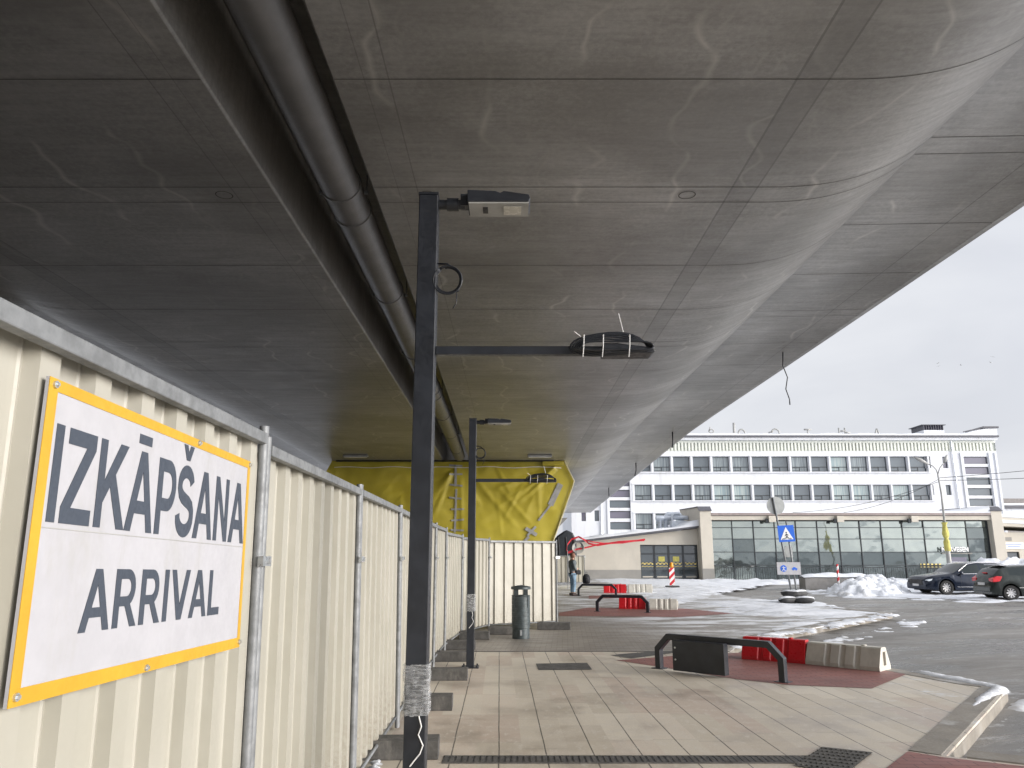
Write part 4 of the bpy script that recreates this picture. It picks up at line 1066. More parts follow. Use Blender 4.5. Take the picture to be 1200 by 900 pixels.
# snow edge on roof
mb = LB(); n = 120
for i in range(n+1):
    x = X0-.4+(X1-X0+.3)*i/n; h = .22+.12*noise.noise(Vector((x*.5, 1, 0)))+.04*noise.noise(Vector((x*3, 1, 0)))
    mb.v += [(x, MY-.72, 15.33), (x, MY-.66, 15.33+h), (x, MY+1.5, 15.45+h), (x, MY+8, 15.5+h)]
for i in range(n):
    for j in range(3): mb.f.append((i*4+j, i*4+j+1, (i+1)*4+j+1, (i+1)*4+j)); mb.mi.append(0)
mb.build('roof_snow', M['cleansnow'], mbld, smooth=True)
panes = ['pane_a', 'pane_a', 'pane_b', 'pane_a', 'pane_b', 'pane_c']
random.seed(11)
for (a, b, c, d, ty_) in wins:
    mb = LB(); yf = MY+.22; fw = .06
    mb.box((a, yf, c), (b, yf+.08, c+fw)); mb.box((a, yf, d-fw), (b, yf+.08, d)); mb.box((a, yf, c+fw), (a+fw, yf+.08, d-fw)); mb.box((b-fw, yf, c+fw), (b, yf+.08, d-fw))
    if ty_ == 'n':
        zt = c+.50; xm = a+(b-a)*.50
        mb.box((a+fw, yf, zt), (b-fw, yf+.08, zt+.07)); mb.box((xm-.04, yf, c+fw), (xm+.04, yf+.08, zt)); mb.box((a+.12, yf-.02, c+.11), (xm-.10, yf-.003, c+.15)); mb.box((a+.12, yf-.02, c+.42), (xm-.10, yf-.003, c+.46))
    wo = mb.build('window', M['frame'], mbld)
    pm_ = random.choice(panes) if ty_ == 'n' else ('pane_d' if random.random() < .5 else 'pane_a')
    mb = LB().box((a+.01, yf+.035, c+.01), (b-.01, yf+.05, d-.01)); po = mb.build('pane', M[pm_], wo)
    if ty_ == 'n':
        mb = LB().box((a-.02, MY-.205, c-.034), (b+.02, MY+.2, c-.006)); mb.build('sill', M['roofdark'], wo)
# downpipe, ac, penthouse, raised corner
mb = LB(); mb.tube([(51.2, MY-.12, 14.7), (51.25, MY-.12, 8), (51.3, MY-.12, .2)], .07, 8); mb.build('downpipe', M['duct'], mbld)
mb = LB(); mb.tube([(10.2, MY-.12, 13), (10.2, MY-.12, .2)], .07, 8); mb.build('downpipe', M['duct'], mbld)
mb = LB().box((51.7, MY-.5, 5.8), (52.0, MY-.01, 6.5)); mb.box((50.9, MY-.5, 5.75), (51.9, MY-.35, 6.5)); 
mb.build('air_conditioner', M['white'], mbld)
ph = LB().box((49.9, MY+3, 15.6), (52.4, MY+6, 16.55)); ph.box((49.7, MY+2.9, 17.15), (52.6, MY+6.1, 17.23), 1)
for i in range(9): ph.box((49.93+i*.29, MY+3, 16.55), (49.99+i*.29, MY+5.9, 17.14), 1)
ph.box((50.05, MY+3.2, 16.55), (52.3, MY+5.8, 17.13), 2)
ph.build('roof_hut', [M['whitewall'], M['roofdark'], M['pane_d']], mbld)
mb = LB(); mb.prism([(52.0, 15.33), (56.5, 15.33), (56.6, 16.25), (55.3, 16.2), (53.6, 15.9)], lambda p, h: (p[0], h, p[1]), MY-.5, MY+4); mb.build('roof_snow', M['cleansnow'], mbld, bevel=.1)
mb = LB(); mb.box((54.9, MY-.62, 16.2), (56.7, MY+3, 16.4)); rot_box(mb, (52.5, MY-.6, 15.75), (54.9, MY-.6, 16.28), .12, .1); mb.build('roof_edge_trim', M['roofdark'], mbld)
# rooftop letters (their lower halves sit behind the snow)
lt = thing('rooftop_lettering', 'row of worn grey metal letters standing on the white roof', 'sign', (30, MY+.8, 15.3))
def roofbar(mb, pts, r=.07): mb.tube([(p[0], 0, p[1]) for p in pts], r, 6)
def rx(px): return dp(px, 505, MY+.8)[0]-30
def letter(px, strokes, r=.08):
    r *= 1.25
    mb = MB(); 
    for s_ in strokes: roofbar(mb, s_, r)
    o = mb.build('letter', M['lampgrey'], lt, smooth=True); o.location = (rx(px), 0, 0)
arc = lambda cx, cz, rx_, rz_, a0, a1, n=14: [(cx+rx_*cos(a0+(a1-a0)*i/n), cz+rz_*sin(a0+(a1-a0)*i/n)) for i in range(n+1)]
letter(833.5, [arc(0,.75,.28,.22,0,2*pi), [(-.28,.7),(-.1,1.25)]], .06)
letter(860, [[(0,.0),(.05,1.75)]], .12)
letter(869, [arc(0,.35,.42,.62,0,2*pi)])
letter(907.5, [arc(.1,.55,.45,.45,-.2,pi), [(-.7,.55),(-.2,.72)]])
letter(946.5, [[(-.42,.95),(.42,.95)], [(0,0),(0,.95)]])
letter(985, [[(-.15,0),(-.2,1.15)], [(.55,0),(.5,1.15)], [(0,.75),(.5,.8)], [(.5,.6),(1.1,.55)]], .08)
letter(1027.5, [[(-.38,0),(0,1.05)], [(0,1.05),(.38,0)]], .08)
mb = MB(); 
for px in (833,860,869,907,946,985,1027): mb.tube([(rx(px), 0, -.1), (rx(px), .0, .3)], .04, 5)
mb.tube([(rx(830), .05, .12), (rx(1030), .05, .12)], .035, 5); mb.build('support_rail', M['tan'], lt)

# ---------------------------------------------------------------- glass pavilion
PY = 57.0
pv = thing('glass_pavilion', 'single storey glazed pavilion with cream piers and snowy fascia', 'building', (24.5, PY, RZ))
def P3(p): return (p[0]-24.5, p[1]-PY, p[2]-RZ)
class PB(MB):
    def build(s, name, mats, parent=None, **k):
        s.v = [P3(v) for v in s.v]; return MB.build(s, name, mats, parent, **k)
gx0, gx1 = 14.65, 35.05; nb = 13; bw_ = (gx1-gx0)/nb
zs_ = [RZ+.05, .98, 1.92, 2.86, 3.68, 4.16]
mb = PB()
for i in range(nb+1):
    x = gx0+i*bw_; mb.box((x-.03, PY-.05, RZ), (x+.03, PY+.10, 4.16))
for z in zs_:
    for i in range(nb): mb.box((gx0+i*bw_+.031, PY-.04, z-.025), (gx0+(i+1)*bw_-.031, PY+.09, z+.025))
mb.build('mullions', M['frame'], pv)
random.seed(21)
for i in range(nb):
    for j in range(5):
        a, b = gx0+i*bw_+.02, gx0+(i+1)*bw_-.02
        dark = (i, j) in ((12, 3), (12, 2), (10, 0), (11, 0), (11,1), (12,0), (12,1), (7, 0), (6, 0), (5,0), (8,0), (9,0),(5,1),(1,1),(2,1),(1,2))  # dark reflections are put into the colour of these panes
        r = random.uniform(-.025, .025); r2 = random.uniform(-.006, .010)
        z0, z1 = zs_[j]+.01, zs_[j+1]-.01
        mb = PB().add([(a, PY+.02+r2, z0), (b, PY+.02+r, z0), (b, PY+.02+r*.6, z1), (a, PY+.02, z1)], [(0,1,2,3)])
        o = mb.build('glass_pane', M['pavdark'] if dark or (j < 2 and random.random() < .4) else M['pav'], pv, fix=False); o.modifiers.new('s', 'SOLIDIFY').thickness = .01
# piers
for (a, b, nm) in ((13.75, 14.6, 0), (35.1, 35.9, 1)):
    mb = PB().prism([(PY-.6, RZ), (PY-.6, 4.85), (PY-.2, 5.15), (PY+6, 5.3), (PY+6, RZ)], lambda p, h: (h, p[0], p[1]), a, b); mb.build('pier', M['creamwall'], pv, bevel=.02)
    box_ = PB().prism([(PY-.7, 4.87), (PY-.2, 5.22), (PY+6, 5.36), (PY+6, 5.30), (PY-.2, 5.16), (PY-.62, 4.86)], lambda p, h: (h, p[0], p[1]), a-.05, b+.05); box_.build('pier_cap', M['roofdark'], pv)
    PB().box((a-.004, PY-.605, RZ), (b+.004, PY-.55, .75)).build('pier_plinth', M['greywall'], pv)
mb = PB(); mb.box((14.6, PY-.5, 4.22), (35.1, PY+.2, 4.52)); mb.box((14.6, PY-.62, 4.55), (35.1, PY+8, 4.72), 1)
mb.build('fascia', [M['creamwall'], M['brownsign']], pv)
mb = PB(); n = 90
for i in range(n+1):
    x = 14.6+20.5*i/n; h = .14+.08*noise.noise(Vector((x*.7, 4, 0)))+.35*max(0, (x-33)/2)**2
    mb.v += [(x, PY-.6, 4.725), (x, PY-.52, 4.725+h), (x, PY+7.5, 4.8+h)]
for i in range(n):
    for j in range(2): mb.f.append((i*3+j, i*3+j+1, (i+1)*3+j+1, (i+1)*3+j)); mb.mi.append(0)
mb.build('roof_snow', M['cleansnow'], pv, smooth=True)
for px in (905, 985, 1072):
    xc = dp(px, 612, PY-.7)[0]
    mb = PB().box((xc-.25, PY-.78, 4.05), (xc+.25, PY-.505, 4.50)); mb.box((xc-.45, PY-.70, 3.98), (xc-.255, PY-.52, 4.3), 1); mb.build('corbel', [M['creamwall'], M['frame']], pv, bevel=.02)
PB().box((14.6, PY+5.8, RZ), (35.1, PY+6, 4.5)).build('back_wall', M['greywall'], pv)
# shop name
xs_n = dp(1103, 645, PY-.2)[0]
t_ = text_mesh('NARVESEN', 1.95, .34, .04, .08, 'shop_lettering', M['white'], pv, base=.74); t_.rotation_euler = (pi/2, 0, 0); t_.location = P3((xs_n, PY-.2, 1.95))
PB().box((xs_n+.1, PY-.10, 1.78), (xs_n+2.3, PY-.055, 1.86)).build('shop_fascia', M['greywall'], pv)
PB().box((xs_n+.75, PY-.07, .2), (xs_n+1.85, PY-.052, 1.55)).build('poster', M['pane_d'], pv)
xa = dp(1078, 660, PY)[0]; PB().box((xa, PY-.07, 1.0), (xa+1.5, PY-.051, 1.10)).build('warning_strip', M['checks'], pv); PB().box((xa, PY-.07, .80), (xa+1.5, PY-.051, .88)).build('warning_strip', M['checks'], pv)
PB().box((18.5, PY-.075, 4.0), (20.4, PY-.055, 4.0+.01)).build('ledge', M['frame'], pv)

# left wing
lw = thing('entrance_wing', 'low cream wing with sloping snowy roof and dark glass doors', 'building', (9.5, PY+.3, RZ))
def E3(p): return (p[0]-9.5, p[1]-PY-.3, p[2]-RZ)
class EB(MB):
    def build(s, name, mats, parent=None, **k):
        s.v = [E3(v) for v in s.v]; return MB.build(s, name, mats, parent, **k)
ey = PY+.3
dx0, dx1, dz1 = 9.45, 13.7, 2.45
mb = EB(); 
lowz = .65
wall(mb, 3.8, 13.74, lowz, 2.46, [(dx0, dx1, lowz, 2.45)], ey, .4)
mb.add([(3.8, ey, 2.46), (13.74, ey, 2.46), (13.74, ey, 3.62), (3.8, ey, 2.47)], [(0,1,2,3)])
mb.add([(3.8, ey, RZ), (3.8, ey+8, RZ), (3.8, ey+8, 2.47), (3.8, ey, 2.47)], [(0,1,2,3)])
mb.build('wall', M['creamwall'], lw, fix=False)
mb = EB().box((3.79, ey-.03, RZ), (dx0, ey+.1, lowz)); mb.build('plinth', M['greywall'], lw)
mb = EB().prism([(3.5, 2.50), (13.74, 3.68), (13.74, 3.80), (3.5, 2.60)], lambda p, h: (p[0], h, p[1]), ey-.5, ey+8); mb.build('roof', M['roofdark'], lw)
mb = EB(); n = 50
for i in range(n+1):
    x = 3.45+10.3*i/n; zb = 2.605+1.2*(x-3.5)/10.24; h = .16+.10*noise.noise(Vector((x*.8, 9, 0)))
    if x > 12.6: h += .25*(x-12.6)
    mb.v += [(x, ey-.52, zb), (x, ey-.45, zb+h), (x, ey+7.5, zb+h+.1)]
for i in range(n):
    for j in range(2): mb.f.append((i*3+j, i*3+j+1, (i+1)*3+j+1, (i+1)*3+j)); mb.mi.append(0)
mb.build('roof_snow', M['cleansnow'], lw, smooth=True)
for k in range(4):
    a = dx0+(dx1-dx0)*k/4; b = dx0+(dx1-dx0)*(k+1)/4
    fr = EB(); y = ey+.2
    fr.box((a, y, RZ), (a+.07, y+.1, dz1)); fr.box((b-.07, y, RZ), (b, y+.1, dz1)); fr.box((a+.07, y, dz1-.08), (b-.07, y+.1, dz1)); fr.box((a+.07, y, RZ), (b-.07, y+.1, RZ+.2)); fr.box((a+.07, y, 1.75), (b-.07, y+.1, 1.83))
    d_ = fr.build('door', M['frame'], lw)
    EB().box((a+.05, y+.04, RZ+.1), (b-.05, y+.055, dz1-.02)).build('pane', M['door'], d_)
    EB().box((a+.10, y+.015, 1.02), (b-.10, y+.03, 1.16)).build('warning_strip', M['checks'], d_)
    EB().box((a+.10, y+.015, .86), (b-.10, y+.03, .92)).build('warning_strip', M['checks'], d_)
    EB().box((a+.15, y+.016, .10), (b-.15, y+.03, .20)).build('notice', M['creamwall'], d_)
    if k in (1, 2): EB().box((a+.3, y+.016, 1.24), (b-.3, y+.03, 1.6)).build('notice', M['yellowcloth'], d_)
# ducts on that roof
vt = thing('ventilation_ducts', 'bundle of silver ventilation ducts on the snowy wing roof', 'ventilation duct', (12.6, PY+3, 3.55))
mb = MB(); mb.tube([(-1.1,0,.0),(-1.1,0,.8),(-.95,0,1.0),(1.1,0,1.0)], .16, 12); mb.build('duct', M['duct'], vt, smooth='auto')
mb = MB(); mb.tube([(-.6,.3,0),(-.6,.3,1.1),(-.4,.3,1.3),(.5,.3,1.3),(.7,.3,1.1),(.7,.3,.2)], .17, 12); mb.build('duct', M['duct'], vt, smooth='auto')
mb = MB().box((-.3,-.4,.1),(.9,.2,.75)); mb.tube([(-1.4,0,.95),(-.8,0,.95)], .22, 12); mb.build('fan_box', M['duct'], vt, bevel=.03)
mb = MB().tube([(-.2,-.3,.75),(-.2,-.3,1.15),(0,-.3,1.3),(.4,-.3,1.3)], .10, 10); mb.build('duct', M['duct'], vt, smooth='auto')
# right wing
rw = thing('side_wing', 'low cream annex with layered snowy roofs right of the pavilion', 'building', (40, PY+.5, RZ))
def R3(p): return (p[0]-40, p[1]-PY-.5, p[2]-RZ)
class RB(MB):
    def build(s, name, mats, parent=None, **k):
        s.v = [R3(v) for v in s.v]; return MB.build(s, name, mats, parent, **k)
ry = PY+.5
mb = RB(); wall(mb, 35.95, 50, RZ, 3.35, [(36.25, 37.5, RZ+.01, 1.95)], ry, .3); shell(mb, 35.95, 50, ry, ry+8, RZ, 3.35); mb.build('wall', M['creamwall'], rw)
for (z0, y0, sl) in ((3.36, ry-.5, .35), (3.95, ry+1.5, .5)):
    RB().prism([(35.95, z0+.45), (50, z0-.2), (50, z0+.0), (35.95, z0+.65)], lambda p, h: (p[0], h, p[1]), y0, y0+5).build('roof', M['creamwall'], rw)
    RB().prism([(35.95, z0+.66), (50, z0+.01), (50, z0+.2), (35.95, z0+.92)], lambda p, h: (p[0], h, p[1]), y0+.03, y0+5).build('roof_snow', M['cleansnow'], rw, bevel=.05)
fr = RB(); fr.box((36.26, ry+.1, RZ), (36.33, ry+.2, 1.94)); fr.box((37.42, ry+.1, RZ), (37.49, ry+.2, 1.94)); fr.box((36.33, ry+.1, 1.86), (37.42, ry+.2, 1.94)); d_ = fr.build('door', M['frame'], rw)
RB().box((36.3, ry+.14, RZ), (37.45, ry+.16, 1.9)).build('pane', M['door'], d_)
RB().box((36.15, ry-.08, 2.15), (37.85, ry-.01, 2.62)).build('sign_board', M['white'], rw)
for k, (a, b) in enumerate(((36.55, 37.7), (36.65, 37.55))):
    RB().box((a, ry-.09, 2.43-.14*k), (b, ry-.0805, 2.47-.14*k)).build('sign_line', M['blue'], rw)
RB().box((36.25, ry-.09, 2.33), (36.38, ry-.0805, 2.45)).build('sign_emblem', M['blue'], rw)
RB().box((36.5, ry-.05, 2.75), (37.05, ry-.01, 3.0)).build('vent', M['greywall'], rw)

# distant building right
fb = thing('distant_building', 'grey and white low block with snowy roof behind the annex', 'building', (80, 118, RZ))
MB().box((-6.5, 0, 0), (30, 20, 6.8)).build('wall', M['rust'], fb); MB().box((-6.8, -.3, 6.82), (30, 20, 8.9)).build('upper_wall', M['whitewall'], fb)
MB().box((-7.2, -.7, 8.92), (30, 20, 9.3)).build('roof', M['roofdark'], fb); MB().box((-7.1, -.6, 9.32), (30, 20, 9.7)).build('roof_snow', M['cleansnow'], fb, bevel=.15)
MB().box((-4, 2, 9.72), (2, 8, 10.6)).build('roof_hut', M['rust'], fb)

# ---------------------------------------------------------------- railing before the pavilion
rl = thing('railing', 'thin dark bar railing in the snow before the pavilion', 'railing', (14.8, 54.6, RZ))
mb = MB()
for i in range(int(20/.16)): mb.box((i*.16, -.01, .1), (i*.16+.022, .01, .95))
mb.build('bars', M['frame'], rl)
mb = MB().box((-.1, -.02, .96), (20, .02, 1.0)); mb.box((-.1, -.015, .05), (20, .015, .085)); mb.build('rails', M['frame'], rl)

# ---------------------------------------------------------------- sign cluster
cl = thing('sign_post', 'leaning pole with the back of a round sign', 'traffic sign', W3(930, 701, 28)[:2]+(0,))
cx = cl.location.x
def C(px, py, D=28): q = W3(px, py, D); return (q[0]-cx, D-28, max(q[2], 0))
MB().tube([C(930,706), C(905.5,583)], .035, 10).build('pole', M['galv'], cl, smooth=True)
c0 = Vector(C(909.5, 592.5)); mb = MB(); mb.tube([c0+Vector((0,-.065,0)), c0+Vector((0,-.05,0))], .325, 32); mb.v=[v for v in mb.v]
mb2 = MB().tube([c0+Vector((0,.045,0)), c0+Vector((0,.06,0))], .325, 32); mb2.build('round_sign_back', M['tan'], cl)
mb = MB(); q0, q1 = Vector(C(920, 640)), Vector(C(930, 653)); mb.box((q0.x, .05, q1.z), (q1.x, .065, q0.z)); mb.build('side_panel', M['tan'], cl)
s2 = thing('sign_post', 'leaning pole with blue crossing sign and white supplementary plate', 'traffic sign', (cl.location.x+.08, 27.8, 0))
MB().tube([(0,0,0), (C(919,612)[0]-.08, 0, 2.85)], .033, 10).build('pole', M['galv'], s2, smooth=True)
c0 = Vector(C(918.5, 625.5)); bx = c0.x-.08; bz = c0.z
def rotm(cx_, cz_, a): return Matrix.Translation((cx_, 0, cz_)) @ Matrix.Rotation(a, 4, 'Y')
mm = rotm(bx, bz, radians(-3))
sb = MB().box((-.29, -.06, -.29), (.29, -.045, .29), 0, mm).build('crossing_sign', M['blue'], s2)
MB().prism([(-.23, -.21), (.23, -.21), (0, .23)], lambda p, h: tuple(mm @ Vector((p[0], h, p[1]))), -.066, -.0605).build('white_triangle', M['white'], sb)
fg = MB()
def q_(p, h): return tuple(mm @ Vector((p[0], h, p[1])))
for st in ([(0,.0),(0.01,-.09)], [(0.01,-.09),(.06,-.18)], [(0.01,-.09),(-.05,-.18)], [(0,-.02),(.06,-.06)], [(0,-.02),(-.05,-.07)]):
    fg.tube([q_(p, -.068) for p in st], .015, 5)
fg.tube([q_((0.0, .04), -.068), q_((0.0, .041), -.072)], .028, 8)
for xx in (-.16, -.11, .11, .16): fg.tube([q_((xx, -.20), -.068), q_((xx*.8, -.16), -.068)], .012, 4)
fg.build('walking_figure', M['ink'], sb)
c0 = Vector(C(921.5, 666)); bx = c0.x-.08; bz = c0.z
lp = MB().box((bx-.42, -.06, bz-.215), (bx+.42, -.045, bz+.215)).build('white_plate', M['signwhite'], s2)
mb = MB().tube([(bx-.19, -.064, bz), (bx-.19, -.061, bz)], .115, 24); mb.build('blue_disc', M['blue'], lp)
mb = MB().tube([(bx-.20, -.067, bz+.07), (bx-.19, -.067, bz-.01), (bx-.14, -.067, bz-.08)], .014, 5); mb.tube([(bx-.19, -.067, bz), (bx-.24, -.067, bz-.08)], .014, 5); mb.tube([(bx-.25, -.067, bz+.03), (bx-.13, -.067, bz+.03)], .012, 5); mb.build('figure', M['white'], lp)
mb = MB().prism([(-.10,-.04),(.10,-.04),(.10,.0),(.05,.01),(.03,.045),(-.04,.045),(-.06,.01),(-.10,0)], lambda p, h: (bx+.20+p[0], h, bz+p[1]), -.066, -.061); mb.tube([(bx+.15, -.064, bz-.045), (bx+.15, -.0605, bz-.045)], .025, 10); mb.tube([(bx+.25, -.064, bz-.045), (bx+.25, -.0605, bz-.045)], .025, 10); mb.build('vehicle_pictogram', M['blue'], lp)
# sandbags
bagpos = [(-.30,-.15,0,.3,'lower left'),(.28,-.18,0,-.2,'lower right'),(0,.2,0,.1,'rear'),(-.12,-.02,.21,-.4,'upper left'),(.2,.02,.21,.5,'upper right')]
for x, y, z, a, wd in bagpos:
    mb = MB(); n1, n2 = 14, 10
    for i in range(n1+1):
        th = pi*i/n1
        for j in range(n2):
            ph_ = 2*pi*j/n2; r = sin(th)**.6; nn = 1+.18*noise.noise(Vector((cos(ph_)*2+x*9, th*2, sin(ph_)*2+y*7)))
            mb.v.append((-.33*cos(th)*nn, .20*r*cos(ph_)*nn, .12+.13*r*sin(ph_)*nn))
    for i in range(n1):
        for j in range(n2): mb.f.append((i*n2+j, i*n2+(j+1) % n2, (i+1)*n2+(j+1) % n2, (i+1)*n2+j)); mb.mi.append(1 if 0 < (j % n2) < 4 else 0)
    tag(mb.build('sandbag', [M['blackmat'], M['cleansnow']], loc=(cl.location.x+x, 27.9+y, z), rotz=a, smooth=True), 'snow dusted dark sandbag, %s of the heap at the sign poles' % wd, 'sandbag', 'sandbags at the sign poles')

# beacon, red-white post, planter
be = thing('warning_beacon', 'red and white striped warning board with orange lamp', 'beacon', W3(788, 688, 41.5)[:2]+(0,))
MB().box((-.14, -.02, .12), (.14, .02, 1.02)).build('board', M['stripes'], be); MB().box((-.35, -.18, 0), (.35, .18, .10)).build('foot', M['blackmat'], be, bevel=.02)
MB().lathe([(.09, 1.03), (.10, 1.10), (.09, 1.26), (.03, 1.30)], 14).build('lamp', M['orange'], be, smooth=True); MB().box((-.03, -.012, .1), (.03, .012, .12)).build('stub', M['blackmat'], be)
po_ = MB().tube([(0,0,0), (0,0,.6), (.01,0,1.35)], .055, 10); tag(po_.build('marker_post', M['stripes'], loc=(W3(983,686,40)[0], 40, RZ), smooth=True), 'thin red and white marker post before the planter', 'post')
pl = thing('planter_wall', 'low dirty concrete planter capped with snow', 'planter', (W3(944,690,42)[0], 42, RZ))
MB().box((0,0,0),(3.9,.9,.62)).build('box', M['shutter'], pl, bevel=.03)
sp = [(0,0),(3.9,0),(3.9,.9),(0,.9)]
mb = MB(); n = 26
for i in range(n+1):
    for j in range(7):
        x, y = -.05+4*i/n, -.06+1.02*j/6; e = min(1, 4*min(i/n, 1-i/n)+.3)*min(1, 3*min(j/6, 1-j/6)+.15)
        mb.v.append((x, y, .62+e*(.22+.14*noise.noise(Vector((x*1.3, y, 3))))))
for i in range(n):
    for j in range(6): a = i*7+j; mb.f.append((a, a+1, a+8, a+7)); mb.mi.append(0)
mb.build('snow_cap', M['cleansnow'], pl, smooth=True)

# ---------------------------------------------------------------- tall double lamp with banner and wires
dl = thing('double_street_lamp', 'tall thin double armed street lamp with yellow cloth round its foot', 'street lamp', (26.9, 48, RZ))
dx_ = lambda px, py: (dp(px, py, 48)[0]-26.9, 0, dp(px, py, 48)[1]-RZ)
MB().tube([(0,0,0),(0,0,2.2)], [.16,.13], 12).build('base_sleeve', M['lampgrey'], dl, smooth='auto')
MB().tube([(0,0,2.2),(.05,0,5.6),dx_(1099,556)], [.075,.06,.05], 10).build('pole', M['lampgrey'], dl, smooth=True)
for nm, pts in (('arm', [dx_(1099,556), dx_(1097,550), dx_(1093,546), dx_(1088,544)]), ('arm', [dx_(1099,556), dx_(1101,549), dx_(1104,545), dx_(1107,541)])):
    MB().tube(pts, .035, 8).build(nm, M['lampgrey'], dl, smooth=True)
for a, b in (((1088,544),(1071,535.5)), ((1106,543),(1110,533))):
    MB().tube([dx_(*a), dx_((a[0]+b[0])/2, (a[1]+b[1])/2), dx_(*b)], [.04,.13,.05], 10).build('lamp_head', M['lampgrey'], dl, smooth=True)
mb = MB(); n = 20
for j in range(15):
    z = 2.05+1.75*j/14; r = .15+.03*sin(j*.9)+.07*noise.noise(Vector((j*.9, 3, 0)))
    for i in range(n): a = 2*pi*i/n; rr_ = r*(1+.45*noise.noise(Vector((cos(a)*2.5, sin(a)*2.5, j*.35)))); mb.v.append((rr_*cos(a)-.0, rr_*sin(a), z))
for j in range(14):
    for i in range(n): mb.f.append((j*n+i, j*n+(i+1) % n, (j+1)*n+(i+1) % n, (j+1)*n+i)); mb.mi.append(0)
mb.build('yellow_cloth', M['yellowcloth'], dl, smooth=True)
def wire(a, b, sag, lab, r=.018):
    a, b = Vector(a), Vector(b); pts = [a.lerp(b, i/16)-Vector((0,0,sag*4*(i/16)*(1-i/16))) for i in range(17)]
    tag(MB().tube(pts, r, 5).build('overhead_wire', M['blackmat'], smooth=True), lab, 'wire', 'wires at the tall street lamp')
zt = lambda py: dp(1099, py, 48)[1]
wire((26.95,48,zt(560)), (46,44,dp(1200,545,44)[1]+1.9), .3, 'upper wire running right from the tall lamp')
wire((26.95,48,zt(563)), (46,44,dp(1200,553,44)[1]+1.1), .35, 'lower wire running right from the tall lamp')
wire((26.95,48,zt(561)), (24.3,56.6,4.75), .35, 'upper wire falling left from the tall lamp to the pavilion', .014)
wire((26.95,48,zt(564)), (20.6,56.4,4.75), .4, 'lower wire falling left from the tall lamp to the pavilion', .014)

# birds
for i, (px, py) in enumerate(((1099,426),(1100,429),(1126,428),(1163,418),(1161,425))):
    p = W3(px, py, 190); mb = MB(); mb.tube([(-.25,0,0),(0,0,.02),(.2,0,0)], [.02,.09,.03], 6)
    sgn = (-1)**i
    mb.add([(-.05,0,0),(.12,0,0),(.15,-.5,.2),(0,-.55,.22)], [(0,1,2,3)]); mb.add([(-.05,0,0),(.12,0,0),(.15,.5,.2*sgn),(0,.55,.22*sgn)], [(0,1,2,3)])
    o = tag(mb.build('bird', M['lampgrey'], loc=p, rotz=i*1.3, fix=False), ['bird of the left pair, upper', 'bird of the left pair, lower', 'single bird between the two pairs', 'bird of the right pair, upper', 'bird of the right pair, lower'][i]+', high over the white building', 'bird', 'birds over the white building')
    o.modifiers.new('s', 'SOLIDIFY').thickness = .02

